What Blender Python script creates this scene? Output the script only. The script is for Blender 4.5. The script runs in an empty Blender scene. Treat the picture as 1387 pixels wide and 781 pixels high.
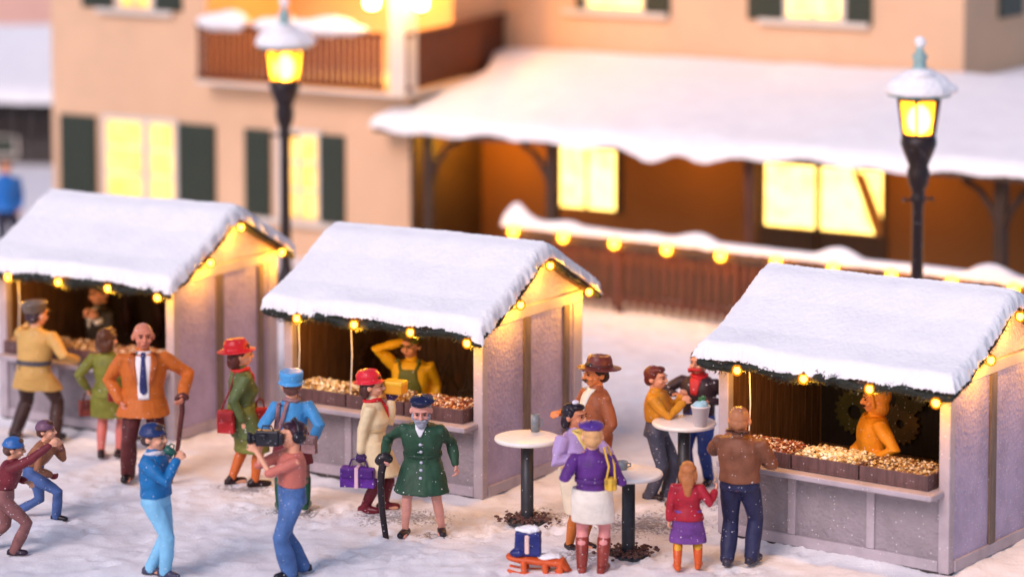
import bpy, bmesh, math, random
import numpy as np
from mathutils import Vector, Matrix, Quaternion
from mathutils.bvhtree import BVHTree
random.seed(7)
V = Vector
R = math.radians
sc = bpy.context.scene
COL = sc.collection

# ------------------------------------------------------------------ camera numbers
CAM_H, PITCH, FPX, SHY, PW, PH = 8.377, R(5.0), 3820.29, -344.955, 1387.0, 781.0


def on_ground(px, py, z=0.0):
    """the world point at height z that stands at a given place of the photograph"""
    a = (px - PW / 2) / FPX
    b = -(py - PH / 2 - SHY) / FPX
    c, s = math.cos(PITCH), math.sin(PITCH)
    d = V((a, c + b * s, -s + b * c))
    t = (z - CAM_H) / d.z
    return V((d.x * t, d.y * t, z))


# ------------------------------------------------------------------ noise
def _hash(ix, iy, iz, seed):
    h = (ix.astype(np.int64) * 374761393 + iy.astype(np.int64) * 668265263 + iz.astype(np.int64) * 1274126177 + seed * 974711) & 0xffffffff
    h = ((h ^ (h >> 13)) * 1103515245) & 0xffffffff
    h = ((h ^ (h >> 16)) * 2654435761) & 0xffffffff
    return ((h ^ (h >> 15)) & 0xffffff) / float(0xffffff) * 2 - 1


def vnoise(P, seed=0):
    P = np.asarray(P, dtype=float)
    i = np.floor(P).astype(np.int64)
    f = P - i
    f = f * f * (3 - 2 * f)
    x, y, z = i[:, 0], i[:, 1], i[:, 2]
    out = 0
    for dx in (0, 1):
        wx = f[:, 0] if dx else 1 - f[:, 0]
        for dy in (0, 1):
            wy = f[:, 1] if dy else 1 - f[:, 1]
            for dz in (0, 1):
                wz = f[:, 2] if dz else 1 - f[:, 2]
                out = out + wx * wy * wz * _hash(x + dx, y + dy, z + dz, seed)
    return out


def fbm(P, seed=0, octv=3, gain=.5):
    P = np.asarray(P, dtype=float)
    a, o, t = 1.0, 0, 0
    for k in range(octv):
        o = o + a * vnoise(P * (2 ** k) + k * 17.3, seed + k)
        t += a
        a *= gain
    return o / t


# ------------------------------------------------------------------ materials
def lin(c):
    out = []
    for x in c[:3]:
        x /= 255.0
        out.append(x / 12.92 if x <= .04045 else ((x + .055) / 1.055) ** 2.4)
    return tuple(out) + (1.0,)


MATS = {}


class NT:
    def __init__(s, name):
        s.m = bpy.data.materials.new(name)
        s.m.use_nodes = True
        s.t = s.m.node_tree
        s.t.nodes.clear()
        s.out = s.n('ShaderNodeOutputMaterial')

    def n(s, typ, **kw):
        nd = s.t.nodes.new(typ)
        for k, v in kw.items():
            if k.startswith('i_'):
                nd.inputs[k[2:].replace('_', ' ')].default_value = v
            else:
                setattr(nd, k, v)
        return nd

    def l(s, a, b):
        s.t.links.new(a, b)

    def coord(s, kind='Object', scale=None):
        tc = s.n('ShaderNodeTexCoord')
        if scale is None:
            return tc.outputs[kind]
        mp = s.n('ShaderNodeMapping')
        mp.inputs['Scale'].default_value = scale
        s.l(tc.outputs[kind], mp.inputs['Vector'])
        return mp.outputs['Vector']

    def noise(s, vec, scale, detail=3, rough=.6):
        nd = s.n('ShaderNodeTexNoise')
        nd.inputs['Scale'].default_value = scale
        nd.inputs['Detail'].default_value = detail
        nd.inputs['Roughness'].default_value = rough
        s.l(vec, nd.inputs['Vector'])
        return nd.outputs['Fac']

    def ramp(s, fac, stops):
        nd = s.n('ShaderNodeValToRGB')
        el = nd.color_ramp.elements
        while len(el) < len(stops):
            el.new(.5)
        for e, (p, c) in zip(el, stops):
            e.position = p
            e.color = c if len(c) == 4 else tuple(c) + (1,)
        s.l(fac, nd.inputs['Fac'])
        return nd.outputs['Color']

    def mix(s, fac, a, b, blend='MIX'):
        nd = s.n('ShaderNodeMix', data_type='RGBA', blend_type=blend)
        for sock, v in ((nd.inputs[0], fac), (nd.inputs[6], a), (nd.inputs[7], b)):
            if hasattr(v, 'is_linked'):
                s.l(v, sock)
            else:
                sock.default_value = v
        return nd.outputs[2]

    def math(s, op, a, b=0.0):
        nd = s.n('ShaderNodeMath', operation=op)
        for sock, v in ((nd.inputs[0], a), (nd.inputs[1], b)):
            if hasattr(v, 'is_linked'):
                s.l(v, sock)
            else:
                sock.default_value = v
        return nd.outputs[0]

    def principled(s, color, rough=.6, bump=None, bstr=.3, bdist=.01, spec=.5, metal=0, sss=0):
        p = s.n('ShaderNodeBsdfPrincipled')
        if hasattr(color, 'is_linked'):
            s.l(color, p.inputs['Base Color'])
        else:
            p.inputs['Base Color'].default_value = color
        if hasattr(rough, 'is_linked'):
            s.l(rough, p.inputs['Roughness'])
        else:
            p.inputs['Roughness'].default_value = rough
        p.inputs['Specular IOR Level'].default_value = spec
        p.inputs['Metallic'].default_value = metal
        if bump is not None:
            b = s.n('ShaderNodeBump')
            b.inputs['Strength'].default_value = bstr
            b.inputs['Distance'].default_value = bdist
            s.l(bump, b.inputs['Height'])
            s.l(b.outputs['Normal'], p.inputs['Normal'])
        s.l(p.outputs[0], s.out.inputs['Surface'])
        return p


def specks(t, vec, scale, thr, keep=.55):
    """little crumbs of snow stuck to a surface"""
    v = t.n('ShaderNodeTexVoronoi')
    v.inputs['Scale'].default_value = scale
    t.l(vec, v.inputs['Vector'])
    near = t.math('LESS_THAN', v.outputs['Distance'], thr)
    sp = t.n('ShaderNodeSeparateColor')
    t.l(v.outputs['Color'], sp.inputs[0])
    return t.math('MULTIPLY', near, t.math('GREATER_THAN', sp.outputs[0], keep))


def paint(c, rough=.56, dust=.62):
    """thick hand paint on moulded plastic, with snow crumbs"""
    key = ('paint', c, rough, dust)
    if key in MATS:
        return MATS[key]
    t = NT('paint_%d_%d_%d' % c)
    vec = t.coord()
    base = lin(c)
    lo = tuple(x * (.66 if max(base[:3]) < .45 else .86) for x in base[:3]) + (1,)
    hi = tuple(min(1, x * (1.2 if max(base[:3]) < .45 else 1.07) + .006) for x in base[:3]) + (1,)
    n1 = t.noise(vec, 7, 4, .65)
    col = t.ramp(n1, [(.3, lo), (.5, base), (.72, hi)])
    geo = t.n('ShaderNodeNewGeometry')
    wear = t.ramp(geo.outputs['Pointiness'], [(.5, (0, 0, 0)), (.62, (1, 1, 1))])
    col = t.mix(t.math('MULTIPLY', wear, .22), col, tuple(min(1, x * 1.5 + .05) for x in base[:3]) + (1,))
    sp = specks(t, vec, 15, .10, dust)
    sp2 = specks(t, vec, 34, .13, dust + .1)
    col = t.mix(t.math('MAXIMUM', sp, sp2), col, (.82, .8, .84, 1))
    n2 = t.noise(vec, 55, 2, .6)
    t.principled(col, t.math('ADD', t.math('MULTIPLY', n1, .25), rough - .12), n2, .3, .008, .32)
    MATS[key] = t.m
    return t.m


def make_mats():
    # snow on the roofs and heaps
    t = NT('snow')
    vec = t.coord()
    n = t.noise(vec, 45, 4, .75)
    n2 = t.noise(vec, 3, 3, .6)
    col = t.ramp(n2, [(.3, (.86, .85, .87)), (.7, (.92, .91, .92))])
    t.principled(col, .8, n, .35, .016, .25)
    MATS['snow'] = t.m
    # snow on the ground, trodden through to grit in places
    t = NT('snowy_ground')
    vec = t.coord()
    big = t.noise(vec, .55, 4, .6)
    mid = t.noise(vec, 2.2, 4, .65)
    fine = t.noise(vec, 38, 3, .75)
    grit = t.noise(vec, 24, 3, .8)
    col = t.ramp(mid, [(.3, (.78, .77, .80)), (.55, (.87, .86, .88)), (.75, (.91, .90, .91))])
    gritcol = t.ramp(t.noise(vec, 30, 2, .8), [(.35, (.10, .07, .055)), (.5, (.26, .2, .17)), (.62, (.2, .24, .34)), (.75, (.55, .5, .46))])
    # patches worn by feet, around the tables and in front of the stalls
    mask = None
    for (x, y, r, k) in WORN:
        tc = t.n('ShaderNodeTexCoord')
        mp = t.n('ShaderNodeMapping')
        mp.inputs['Location'].default_value = (-x / r, -y / (r * k), 0)
        mp.inputs['Scale'].default_value = (1 / r, 1 / (r * k), 0)
        t.l(tc.outputs['Object'], mp.inputs['Vector'])
        ln = t.n('ShaderNodeVectorMath', operation='LENGTH')
        t.l(mp.outputs['Vector'], ln.inputs[0])
        one = t.math('SUBTRACT', 1.0, ln.outputs['Value'])
        one = t.math('MAXIMUM', one, 0.0)
        mask = one if mask is None else t.math('MAXIMUM', mask, one)
    mask = t.math('MULTIPLY', mask, 1.0)
    amt = t.math('ADD', t.math('MULTIPLY', mask, .55), t.math('MULTIPLY', t.math('SUBTRACT', mid, .5), .5))
    amt = t.math('ADD', amt, t.math('MULTIPLY', t.math('SUBTRACT', grit, .5), 1.35))
    thr = t.ramp(amt, [(.30, (0, 0, 0)), (.46, (1, 1, 1))])
    col = t.mix(t.math('MULTIPLY', thr, .8), col, gritcol)
    h = t.math('ADD', t.math('MULTIPLY', fine, .5), t.math('MULTIPLY', mid, 1.2))
    h = t.math('SUBTRACT', h, t.math('MULTIPLY', thr, .4))
    t.principled(col, .8, h, .55, .035, .25)
    MATS['ground'] = t.m
    # roughcast on the stalls; lavender shade put into the side colour, fronts toned darker
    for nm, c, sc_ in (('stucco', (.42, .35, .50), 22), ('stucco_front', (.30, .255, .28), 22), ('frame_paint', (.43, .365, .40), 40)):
        t = NT(nm)
        vec = t.coord()
        a = t.noise(vec, sc_, 2, .5)
        b = t.noise(vec, 3.0, 4, .6)
        b2 = t.noise(vec, 70, 3, .7)
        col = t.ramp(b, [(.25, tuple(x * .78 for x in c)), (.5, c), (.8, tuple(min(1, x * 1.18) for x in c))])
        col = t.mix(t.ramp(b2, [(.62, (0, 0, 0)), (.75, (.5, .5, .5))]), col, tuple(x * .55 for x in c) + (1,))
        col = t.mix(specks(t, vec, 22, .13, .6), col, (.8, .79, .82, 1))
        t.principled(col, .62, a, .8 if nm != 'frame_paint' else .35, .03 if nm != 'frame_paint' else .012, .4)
        MATS[nm] = t.m
    # timbers
    for nm, c, rough in (('dark_wood', (.075, .042, .028), .6), ('plank_wood', (.17, .085, .042), .55), ('post_wood', (.16, .115, .09), .65),
                         ('fence_wood', (.11, .036, .018), .6), ('balcony_wood', (.12, .028, .009), .6), ('tray_wood', (.12, .062, .062), .5),
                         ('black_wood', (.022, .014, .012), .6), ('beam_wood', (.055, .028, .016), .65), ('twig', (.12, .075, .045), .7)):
        t = NT(nm)
        vec = t.coord('Object', (9, 9, .9))
        a = t.noise(vec, 2.4, 6, .7)
        b = t.noise(t.coord(), 60, 2, .6)
        col = t.ramp(a, [(.28, tuple(x * .5 for x in c)), (.5, c), (.75, tuple(x * 1.6 for x in c))])
        if nm in ('post_wood', 'tray_wood', 'dark_wood'):
            col = t.mix(specks(t, t.coord(), 24, .12, .62), col, (.75, .74, .78, 1))
        t.principled(col, rough, t.math('ADD', a, t.math('MULTIPLY', b, .3)), .5, .012, .4)
        MATS[nm] = t.m
    # house render; peach takes in part of the lamplight, lilac the bluish shade
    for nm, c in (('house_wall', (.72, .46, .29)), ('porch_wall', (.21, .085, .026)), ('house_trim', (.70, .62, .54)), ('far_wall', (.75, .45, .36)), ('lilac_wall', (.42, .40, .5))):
        t = NT(nm)
        vec = t.coord()
        a = t.noise(vec, 18, 3, .6)
        b = t.noise(vec, .7, 4, .6)
        col = t.ramp(b, [(.3, tuple(x * .92 for x in c)), (.7, tuple(min(1, x * 1.05) for x in c))])
        t.principled(col, .85, a, .3, .01, .3)
        MATS[nm] = t.m
    for nm, c, rough, metal in (('iron', (.022, .014, .016), .4, .3), ('shutter_paint', (.028, .038, .022), .5, 0), ('plinth', (.05, .038, .034), .8, 0),
                                ('table_white', (.86, .83, .80), .35, 0), ('table_pole', (.032, .034, .042), .45, .2), ('patina', (.30, .46, .45), .55, 0),
                                ('garland', (.014, .018, .012), .75, 0), ('wire', (.02, .025, .015), .5, 0), ('mug_grey', (.20, .23, .26), .4, 0),
                                ('white_wire', (.7, .66, .6), .5, 0), ('bucket', (.72, .70, .74), .4, 0), ('curtain', (.45, .2, .05), .8, 0)):
        t = NT(nm)
        vec = t.coord()
        a = t.noise(vec, 12, 4, .65)
        b = t.noise(vec, 70, 2, .6)
        lk = .93 if c[0] > .6 else .7
        col = t.ramp(a, [(.3, tuple(x * lk for x in c)), (.55, c), (.8, tuple(min(1, x * (2 - lk)) for x in c))])
        if nm in ('iron', 'table_pole', 'garland', 'plinth'):
            col = t.mix(specks(t, vec, 20, .11, .6), col, (.75, .75, .8, 1))
        t.principled(col, rough, b, .25, .006, .5, metal)
        MATS[nm] = t.m
    # heaped sweets and nuts: every crumb its own colour
    for nm, stops in (('nuts', [(0, (.05, .018, .008)), (.3, (.22, .08, .02)), (.55, (.45, .24, .07)), (.8, (.75, .55, .28)), (1, (.86, .8, .66))]),
                      ('candy', [(0, (.08, .02, .01)), (.3, (.3, .05, .02)), (.55, (.5, .2, .06)), (.8, (.8, .62, .4)), (1, (.9, .85, .78))]),
                      ('popcorn', [(0, (.2, .08, .02)), (.25, (.6, .38, .14)), (.6, (.82, .66, .36)), (1, (.9, .84, .7))])):
        t = NT(nm)
        at = t.n('ShaderNodeAttribute', attribute_name='tint')
        col = t.ramp(at.outputs['Fac'], stops)
        t.principled(col, .3, None, spec=.7)
        MATS[nm] = t.m
    for nm, c, st in (('bulb_glow', (1, .58, .16), 16), ('lamp_glow', (1, .62, .2), 22), ('pane_glow', (1, .60, .18), 1.5), ('pane_dim', (1, .54, .16), .85), ('pane_hot', (1, .62, .16), 1.9)):
        t = NT(nm)
        e = t.n('ShaderNodeEmission')
        if nm.startswith('pane'):
            a = t.noise(t.coord(), 2.6, 3, .6)
            col = t.ramp(a, [(.36, tuple(x * y for x, y in zip(c, (.86, .76, .6)))), (.56, c)])
            t.l(col, e.inputs['Color'])
        else:
            e.inputs['Color'].default_value = c + (1,)
        e.inputs['Strength'].default_value = st
        t.l(e.outputs[0], t.out.inputs['Surface'])
        MATS[nm] = t.m
    t = NT('bulb_shell')
    tr = t.n('ShaderNodeBsdfTransparent')
    tr.inputs[0].default_value = (1, .62, .16, 1)
    em = t.n('ShaderNodeEmission')
    em.inputs[0].default_value = (1, .30, .012, 1)
    em.inputs[1].default_value = .62
    mx = t.n('ShaderNodeMixShader')
    mx.inputs[0].default_value = .5
    t.l(tr.outputs[0], mx.inputs[1])
    t.l(em.outputs[0], mx.inputs[2])
    t.l(mx.outputs[0], t.out.inputs['Surface'])
    MATS['bulb_shell'] = t.m
    t = NT('lantern_glass')
    tr = t.n('ShaderNodeBsdfTransparent')
    tr.inputs[0].default_value = (1, .8, .42, 1)
    tl = t.n('ShaderNodeBsdfTranslucent')
    tl.inputs[0].default_value = (.95, .6, .15, 1)
    mx = t.n('ShaderNodeMixShader')
    mx.inputs[0].default_value = .35
    t.l(tr.outputs[0], mx.inputs[1])
    t.l(tl.outputs[0], mx.inputs[2])
    t.l(mx.outputs[0], t.out.inputs['Surface'])
    MATS['lantern_glass'] = t.m


# worn patches of the ground (world x, y, radius, aspect)
WORN = [(1.55, 31.5, 1.25, .8), (2.2, 32.6, .9, .8), (.35, 31.9, .8, .9), (-1.2, 31.9, 1.1, .6), (-3.2, 33.2, .7, .5), (-2.5, 32.2, .7, .5), (.8, 30.2, .7, .7), (-.9, 31.1, .5, .5)]


# ------------------------------------------------------------------ mesh collecting
def frame_for(d):
    d = d.normalized()
    up = V((0, 0, 1)) if abs(d.z) < .9 else V((0, -1, 0))
    a = d.cross(up).normalized()
    return a, d.cross(a).normalized()


class MB:
    def __init__(s):
        s.v = []
        s.f = []
        s.tint = []

    def add(s, vs, fs):
        o = len(s.v)
        s.v.extend([tuple(x) for x in vs])
        s.f.extend([tuple(i + o for i in f) for f in fs])

    def box(s, x0, x1, y0, y1, z0, z1, M=None):
        vs = [V((x, y, z)) for z in (z0, z1) for y in (y0, y1) for x in (x0, x1)]
        if M is not None:
            vs = [M @ p for p in vs]
        s.add(vs, [(0, 2, 3, 1), (4, 5, 7, 6), (0, 1, 5, 4), (2, 6, 7, 3), (0, 4, 6, 2), (1, 3, 7, 5)])

    def bar(s, a, b, w, h, up=(0, 0, 1)):
        a, b = V(a), V(b)
        d = (b - a)
        L = d.length
        d.normalize()
        x = d.cross(V(up)).normalized()
        z = x.cross(d)
        M = Matrix((x, d, z)).transposed().to_4x4()
        M.translation = a
        s.box(-w / 2, w / 2, 0, L, -h / 2, h / 2, M)

    def rings(s, rings, cap=True):
        n = len(rings[0])
        vs = [p for r in rings for p in r]
        fs = []
        for i in range(len(rings) - 1):
            for j in range(n):
                k = (j + 1) % n
                fs.append((i * n + j, i * n + k, (i + 1) * n + k, (i + 1) * n + j))
        if cap:
            fs.append(tuple(reversed(range(n))))
            fs.append(tuple((len(rings) - 1) * n + j for j in range(n)))
        s.add(vs, fs)

    def tube(s, pts, rad, n=12, flat=None, fk=1.0, round_=True):
        pts = [V(p) for p in pts]
        if not isinstance(rad, (list, tuple)):
            rad = [rad] * len(pts)
        rings = []
        fl = V(flat).normalized() if flat is not None else None
        prev = None
        m = len(pts)
        seq = []
        for i, p in enumerate(pts):
            d = (pts[min(i + 1, m - 1)] - pts[max(i - 1, 0)]).normalized()
            if prev is None:
                a, b = frame_for(d)
            else:
                a = (prev - d * prev.dot(d))
                a = a.normalized() if a.length > 1e-5 else frame_for(d)[0]
                b = d.cross(a)
            prev = a
            seq.append((p, d, a, b, rad[i]))
        full = []
        if round_:
            p, d, a, b, r = seq[0]
            for ang in (80, 55, 28):
                full.append((p - d * r * math.sin(R(ang)), a, b, r * math.cos(R(ang))))
        for p, d, a, b, r in seq:
            full.append((p, a, b, r))
        if round_:
            p, d, a, b, r = seq[-1]
            for ang in (28, 55, 80):
                full.append((p + d * r * math.sin(R(ang)), a, b, r * math.cos(R(ang))))
        for p, a, b, r in full:
            ring = []
            for k in range(n):
                t = 2 * math.pi * k / n
                o = a * (math.cos(t) * r) + b * (math.sin(t) * r)
                if fl is not None:
                    o = o - fl * (o.dot(fl) * (1 - fk))
                ring.append(p + o)
            rings.append(ring)
        s.rings(rings)

    def ell(s, c, r, M=None, n=14, m=9):
        c = V(c)
        if not isinstance(r, (list, tuple)):
            r = (r, r, r)
        rings = []
        for i in range(m):
            ph = -math.pi / 2 + math.pi * (i + .5) / m
            ring = []
            for k in range(n):
                t = 2 * math.pi * k / n
                q = V((r[0] * math.cos(ph) * math.cos(t), r[1] * math.cos(ph) * math.sin(t), r[2] * math.sin(ph)))
                ring.append(c + (M @ q if M is not None else q))
            rings.append(ring)
        s.rings(rings)

    def lathe(s, prof, c=(0, 0, 0), n=20, M=None, ry=1.0):
        c = V(c)
        rings = []
        for r, z in prof:
            ring = []
            for k in range(n):
                t = 2 * math.pi * k / n
                q = V((r * math.cos(t), r * ry * math.sin(t), z))
                ring.append(c + (M @ q if M is not None else q))
            rings.append(ring)
        s.rings(rings)

    def xf(s, M):
        s.v = [tuple(M @ V(p)) for p in s.v]
        return s

    def mesh(s, name):
        me = bpy.data.meshes.new(name)
        me.from_pydata(s.v, [], s.f)
        bm = bmesh.new()
        bm.from_mesh(me)
        bmesh.ops.recalc_face_normals(bm, faces=bm.faces)
        bm.to_mesh(me)
        bm.free()
        return me

    def build(s, name, mat, parent=None, smooth=False, bevel=0.0, label=None, kind=None):
        me = s.mesh(name)
        o = bpy.data.objects.new(name, me)
        COL.objects.link(o)
        me.materials.append(MATS[mat] if isinstance(mat, str) else mat)
        if parent is not None:
            o.parent = parent
        if smooth:
            me.polygons.foreach_set('use_smooth', [True] * len(me.polygons))
        if bevel:
            b = o.modifiers.new('bevel', 'BEVEL')
            b.width = bevel
            b.segments = 2
            b.limit_method = 'ANGLE'
        if len(s.tint):
            at = me.attributes.new('tint', 'FLOAT', 'POINT')
            at.data.foreach_set('value', s.tint)
        if label:
            o['label'] = label
        if kind:
            o['kind'] = kind
        return o


def fuse(name, mb, mat, parent, voxel=.011, smooth=3, folds=0.0, fscale=(7, 7, 3), seed=1, label=None):
    """grow one continuous surface over everything collected, smooth it, crease it a little"""
    me = mb.mesh(name + '_raw')
    tmp = bpy.data.objects.new('tmp', me)
    COL.objects.link(tmp)
    r = tmp.modifiers.new('r', 'REMESH')
    r.mode = 'VOXEL'
    r.voxel_size = voxel
    if smooth:
        q = tmp.modifiers.new('s', 'SMOOTH')
        q.factor = .5
        q.iterations = smooth
    dg = bpy.context.evaluated_depsgraph_get()
    dg.update()
    new = bpy.data.meshes.new_from_object(tmp.evaluated_get(dg))
    bpy.data.objects.remove(tmp)
    bpy.data.meshes.remove(me)
    new.name = name
    n = len(new.vertices)
    if folds and n:
        co = np.empty(n * 3)
        new.vertices.foreach_get('co', co)
        co = co.reshape(-1, 3)
        no = np.empty(n * 3)
        new.vertex_normals.foreach_get('vector', no)
        no = no.reshape(-1, 3)
        d = fbm(co * np.array(fscale), seed, 3, .55)
        d = np.where(d > 0, d, d * 1.3)
        co = co + no * (d * folds)[:, None]
        new.vertices.foreach_set('co', co.ravel())
        new.update()
    new.materials.clear()
    new.materials.append(MATS[mat] if isinstance(mat, str) else mat)
    new.polygons.foreach_set('use_smooth', [True] * len(new.polygons))
    o = bpy.data.objects.new(name, new)
    COL.objects.link(o)
    o.parent = parent
    if label:
        o['label'] = label
    return o


def empty(name, loc, rz=0.0, label=None, cat=None, group=None, kind=None):
    o = bpy.data.objects.new(name, None)
    o.empty_display_size = .2
    COL.objects.link(o)
    o.location = loc
    o.rotation_euler = (0, 0, rz)
    return tag(o, label, cat, group, kind)


def tag(o, label=None, cat=None, group=None, kind=None):
    for k, v in (('label', label), ('category', cat), ('group', group), ('kind', kind)):
        if v:
            o[k] = v
    return o


def snow_sheet(name, f, nu, nv, lu, lv, th, parent, edge=.1, jag=.03, seed=1, under=.0, hang=None, grain=.010, kind=None, mat='snow'):
    """a layer of snow lying on the surface f(a, b), with a rounded, crumbly edge"""
    A, B = np.meshgrid(np.linspace(0, 1, nu), np.linspace(0, 1, nv), indexing='ij')
    A, B = A.ravel(), B.ravel()
    P = f(A, B)
    su, sv = A * lu, B * lv
    # crumbly outline
    q = np.stack([su * 9, sv * 9, np.full_like(su, seed * 3.1)], 1)
    j1 = fbm(q, seed, 3, .7)
    eu = np.minimum(su, lu - su)
    ev = np.minimum(sv, lv - sv)
    d = np.minimum(eu, ev)
    k = np.clip(d / edge, 0, 1)
    prof = np.sqrt(np.clip(1 - (1 - k) ** 2, 0, 1))
    big = fbm(np.stack([su * 1.3, sv * 1.3, np.full_like(su, seed)], 1), seed + 5, 2)
    fine = vnoise(np.stack([su * 60, sv * 60, np.full_like(su, 1)], 1), seed + 9)
    T = P.copy()
    T[:, 2] += prof * th * (1 + .14 * big) + fine * grain * (.25 + .75 * (1 - k))
    T[:, 2] += (np.random.RandomState(seed + 3).rand(len(A)) - .5) * grain * .5
    rim = np.clip(1 - d / .07, 0, 1)[:, None]
    a2 = f(np.clip(A + 1e-3, 0, 1), B) - f(np.clip(A - 1e-3, 0, 1), B)
    b2 = f(A, np.clip(B + 1e-3, 0, 1)) - f(A, np.clip(B - 1e-3, 0, 1))
    a2 /= np.linalg.norm(a2, axis=1)[:, None] + 1e-9
    b2 /= np.linalg.norm(b2, axis=1)[:, None] + 1e-9
    outu = np.where(A < .5, -1, 1) * (eu < .07)
    outv = np.where(B < .5, -1, 1) * (ev < .07)
    rj = (np.random.RandomState(seed).rand(len(A)) - .5)
    off = (j1 * jag + rj * jag * .55)[:, None] * rim
    T += a2 * outu[:, None] * off + b2 * outv[:, None] * off
    Q = T.copy()
    Q[:, 2] = P[:, 2] - under
    if hang is not None:
        hh = hang(A, B, su, sv)
        T[:, 2] -= hh
        Q[:, 2] -= hh
    # keep the underside below the top
    Q[:, 2] = np.minimum(Q[:, 2], T[:, 2] - .004)
    n = nu * nv
    fs = []
    idx = lambda i, j: i * nv + j
    for i in range(nu - 1):
        for j in range(nv - 1):
            a, b, c, e = idx(i, j), idx(i + 1, j), idx(i + 1, j + 1), idx(i, j + 1)
            fs.append((a, b, c, e))
            fs.append((a + n, e + n, c + n, b + n))
    for i in range(nu - 1):
        fs.append((idx(i, 0), idx(i, 0) + n, idx(i + 1, 0) + n, idx(i + 1, 0)))
        fs.append((idx(i, nv - 1), idx(i + 1, nv - 1), idx(i + 1, nv - 1) + n, idx(i, nv - 1) + n))
    for j in range(nv - 1):
        fs.append((idx(0, j), idx(0, j + 1), idx(0, j + 1) + n, idx(0, j) + n))
        fs.append((idx(nu - 1, j), idx(nu - 1, j) + n, idx(nu - 1, j + 1) + n, idx(nu - 1, j + 1)))
    mb = MB()
    mb.v = [tuple(x) for x in np.concatenate([T, Q])]
    mb.f = fs
    return mb.build(name, mat, parent, smooth=True, kind=kind)


def point_light(name, loc, watts, color=(1, .55, .2), radius=.05):
    d = bpy.data.lights.new(name, 'POINT')
    d.energy = watts
    d.color = color
    d.shadow_soft_size = radius
    o = bpy.data.objects.new(name, d)
    COL.objects.link(o)
    o.location = loc
    return o


make_mats()
WARM = (1, .44, .025)

# =================================================================== people
SKIN = (228, 164, 132)


def ik(a, c, l1, l2, pole):
    """joint between a and c"""
    d = c - a
    L = d.length
    if L > (l1 + l2) * .995:
        c = a + d * ((l1 + l2) * .995 / L)
        d = c - a
        L = d.length
    x = (l1 * l1 - l2 * l2 + L * L) / (2 * L)
    h = math.sqrt(max(0, l1 * l1 - x * x))
    u = d.normalized()
    p = pole - u * pole.dot(u)
    p = p.normalized() if p.length > 1e-4 else frame_for(u)[0]
    return a + u * x + p * h, c


MALE = [(.86, .168, .125, .005), (.95, .165, .122, 0), (1.06, .158, .115, 0), (1.2, .178, .125, -.005), (1.31, .188, .122, 0), (1.395, .172, .098, .005), (1.45, .10, .075, .01)]
FEM = [(.86, .172, .13, .012), (.95, .162, .12, .006), (1.06, .128, .10, 0), (1.19, .155, .135, -.022), (1.30, .158, .112, 0), (1.385, .145, .088, .005), (1.44, .08, .07, .01)]


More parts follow.
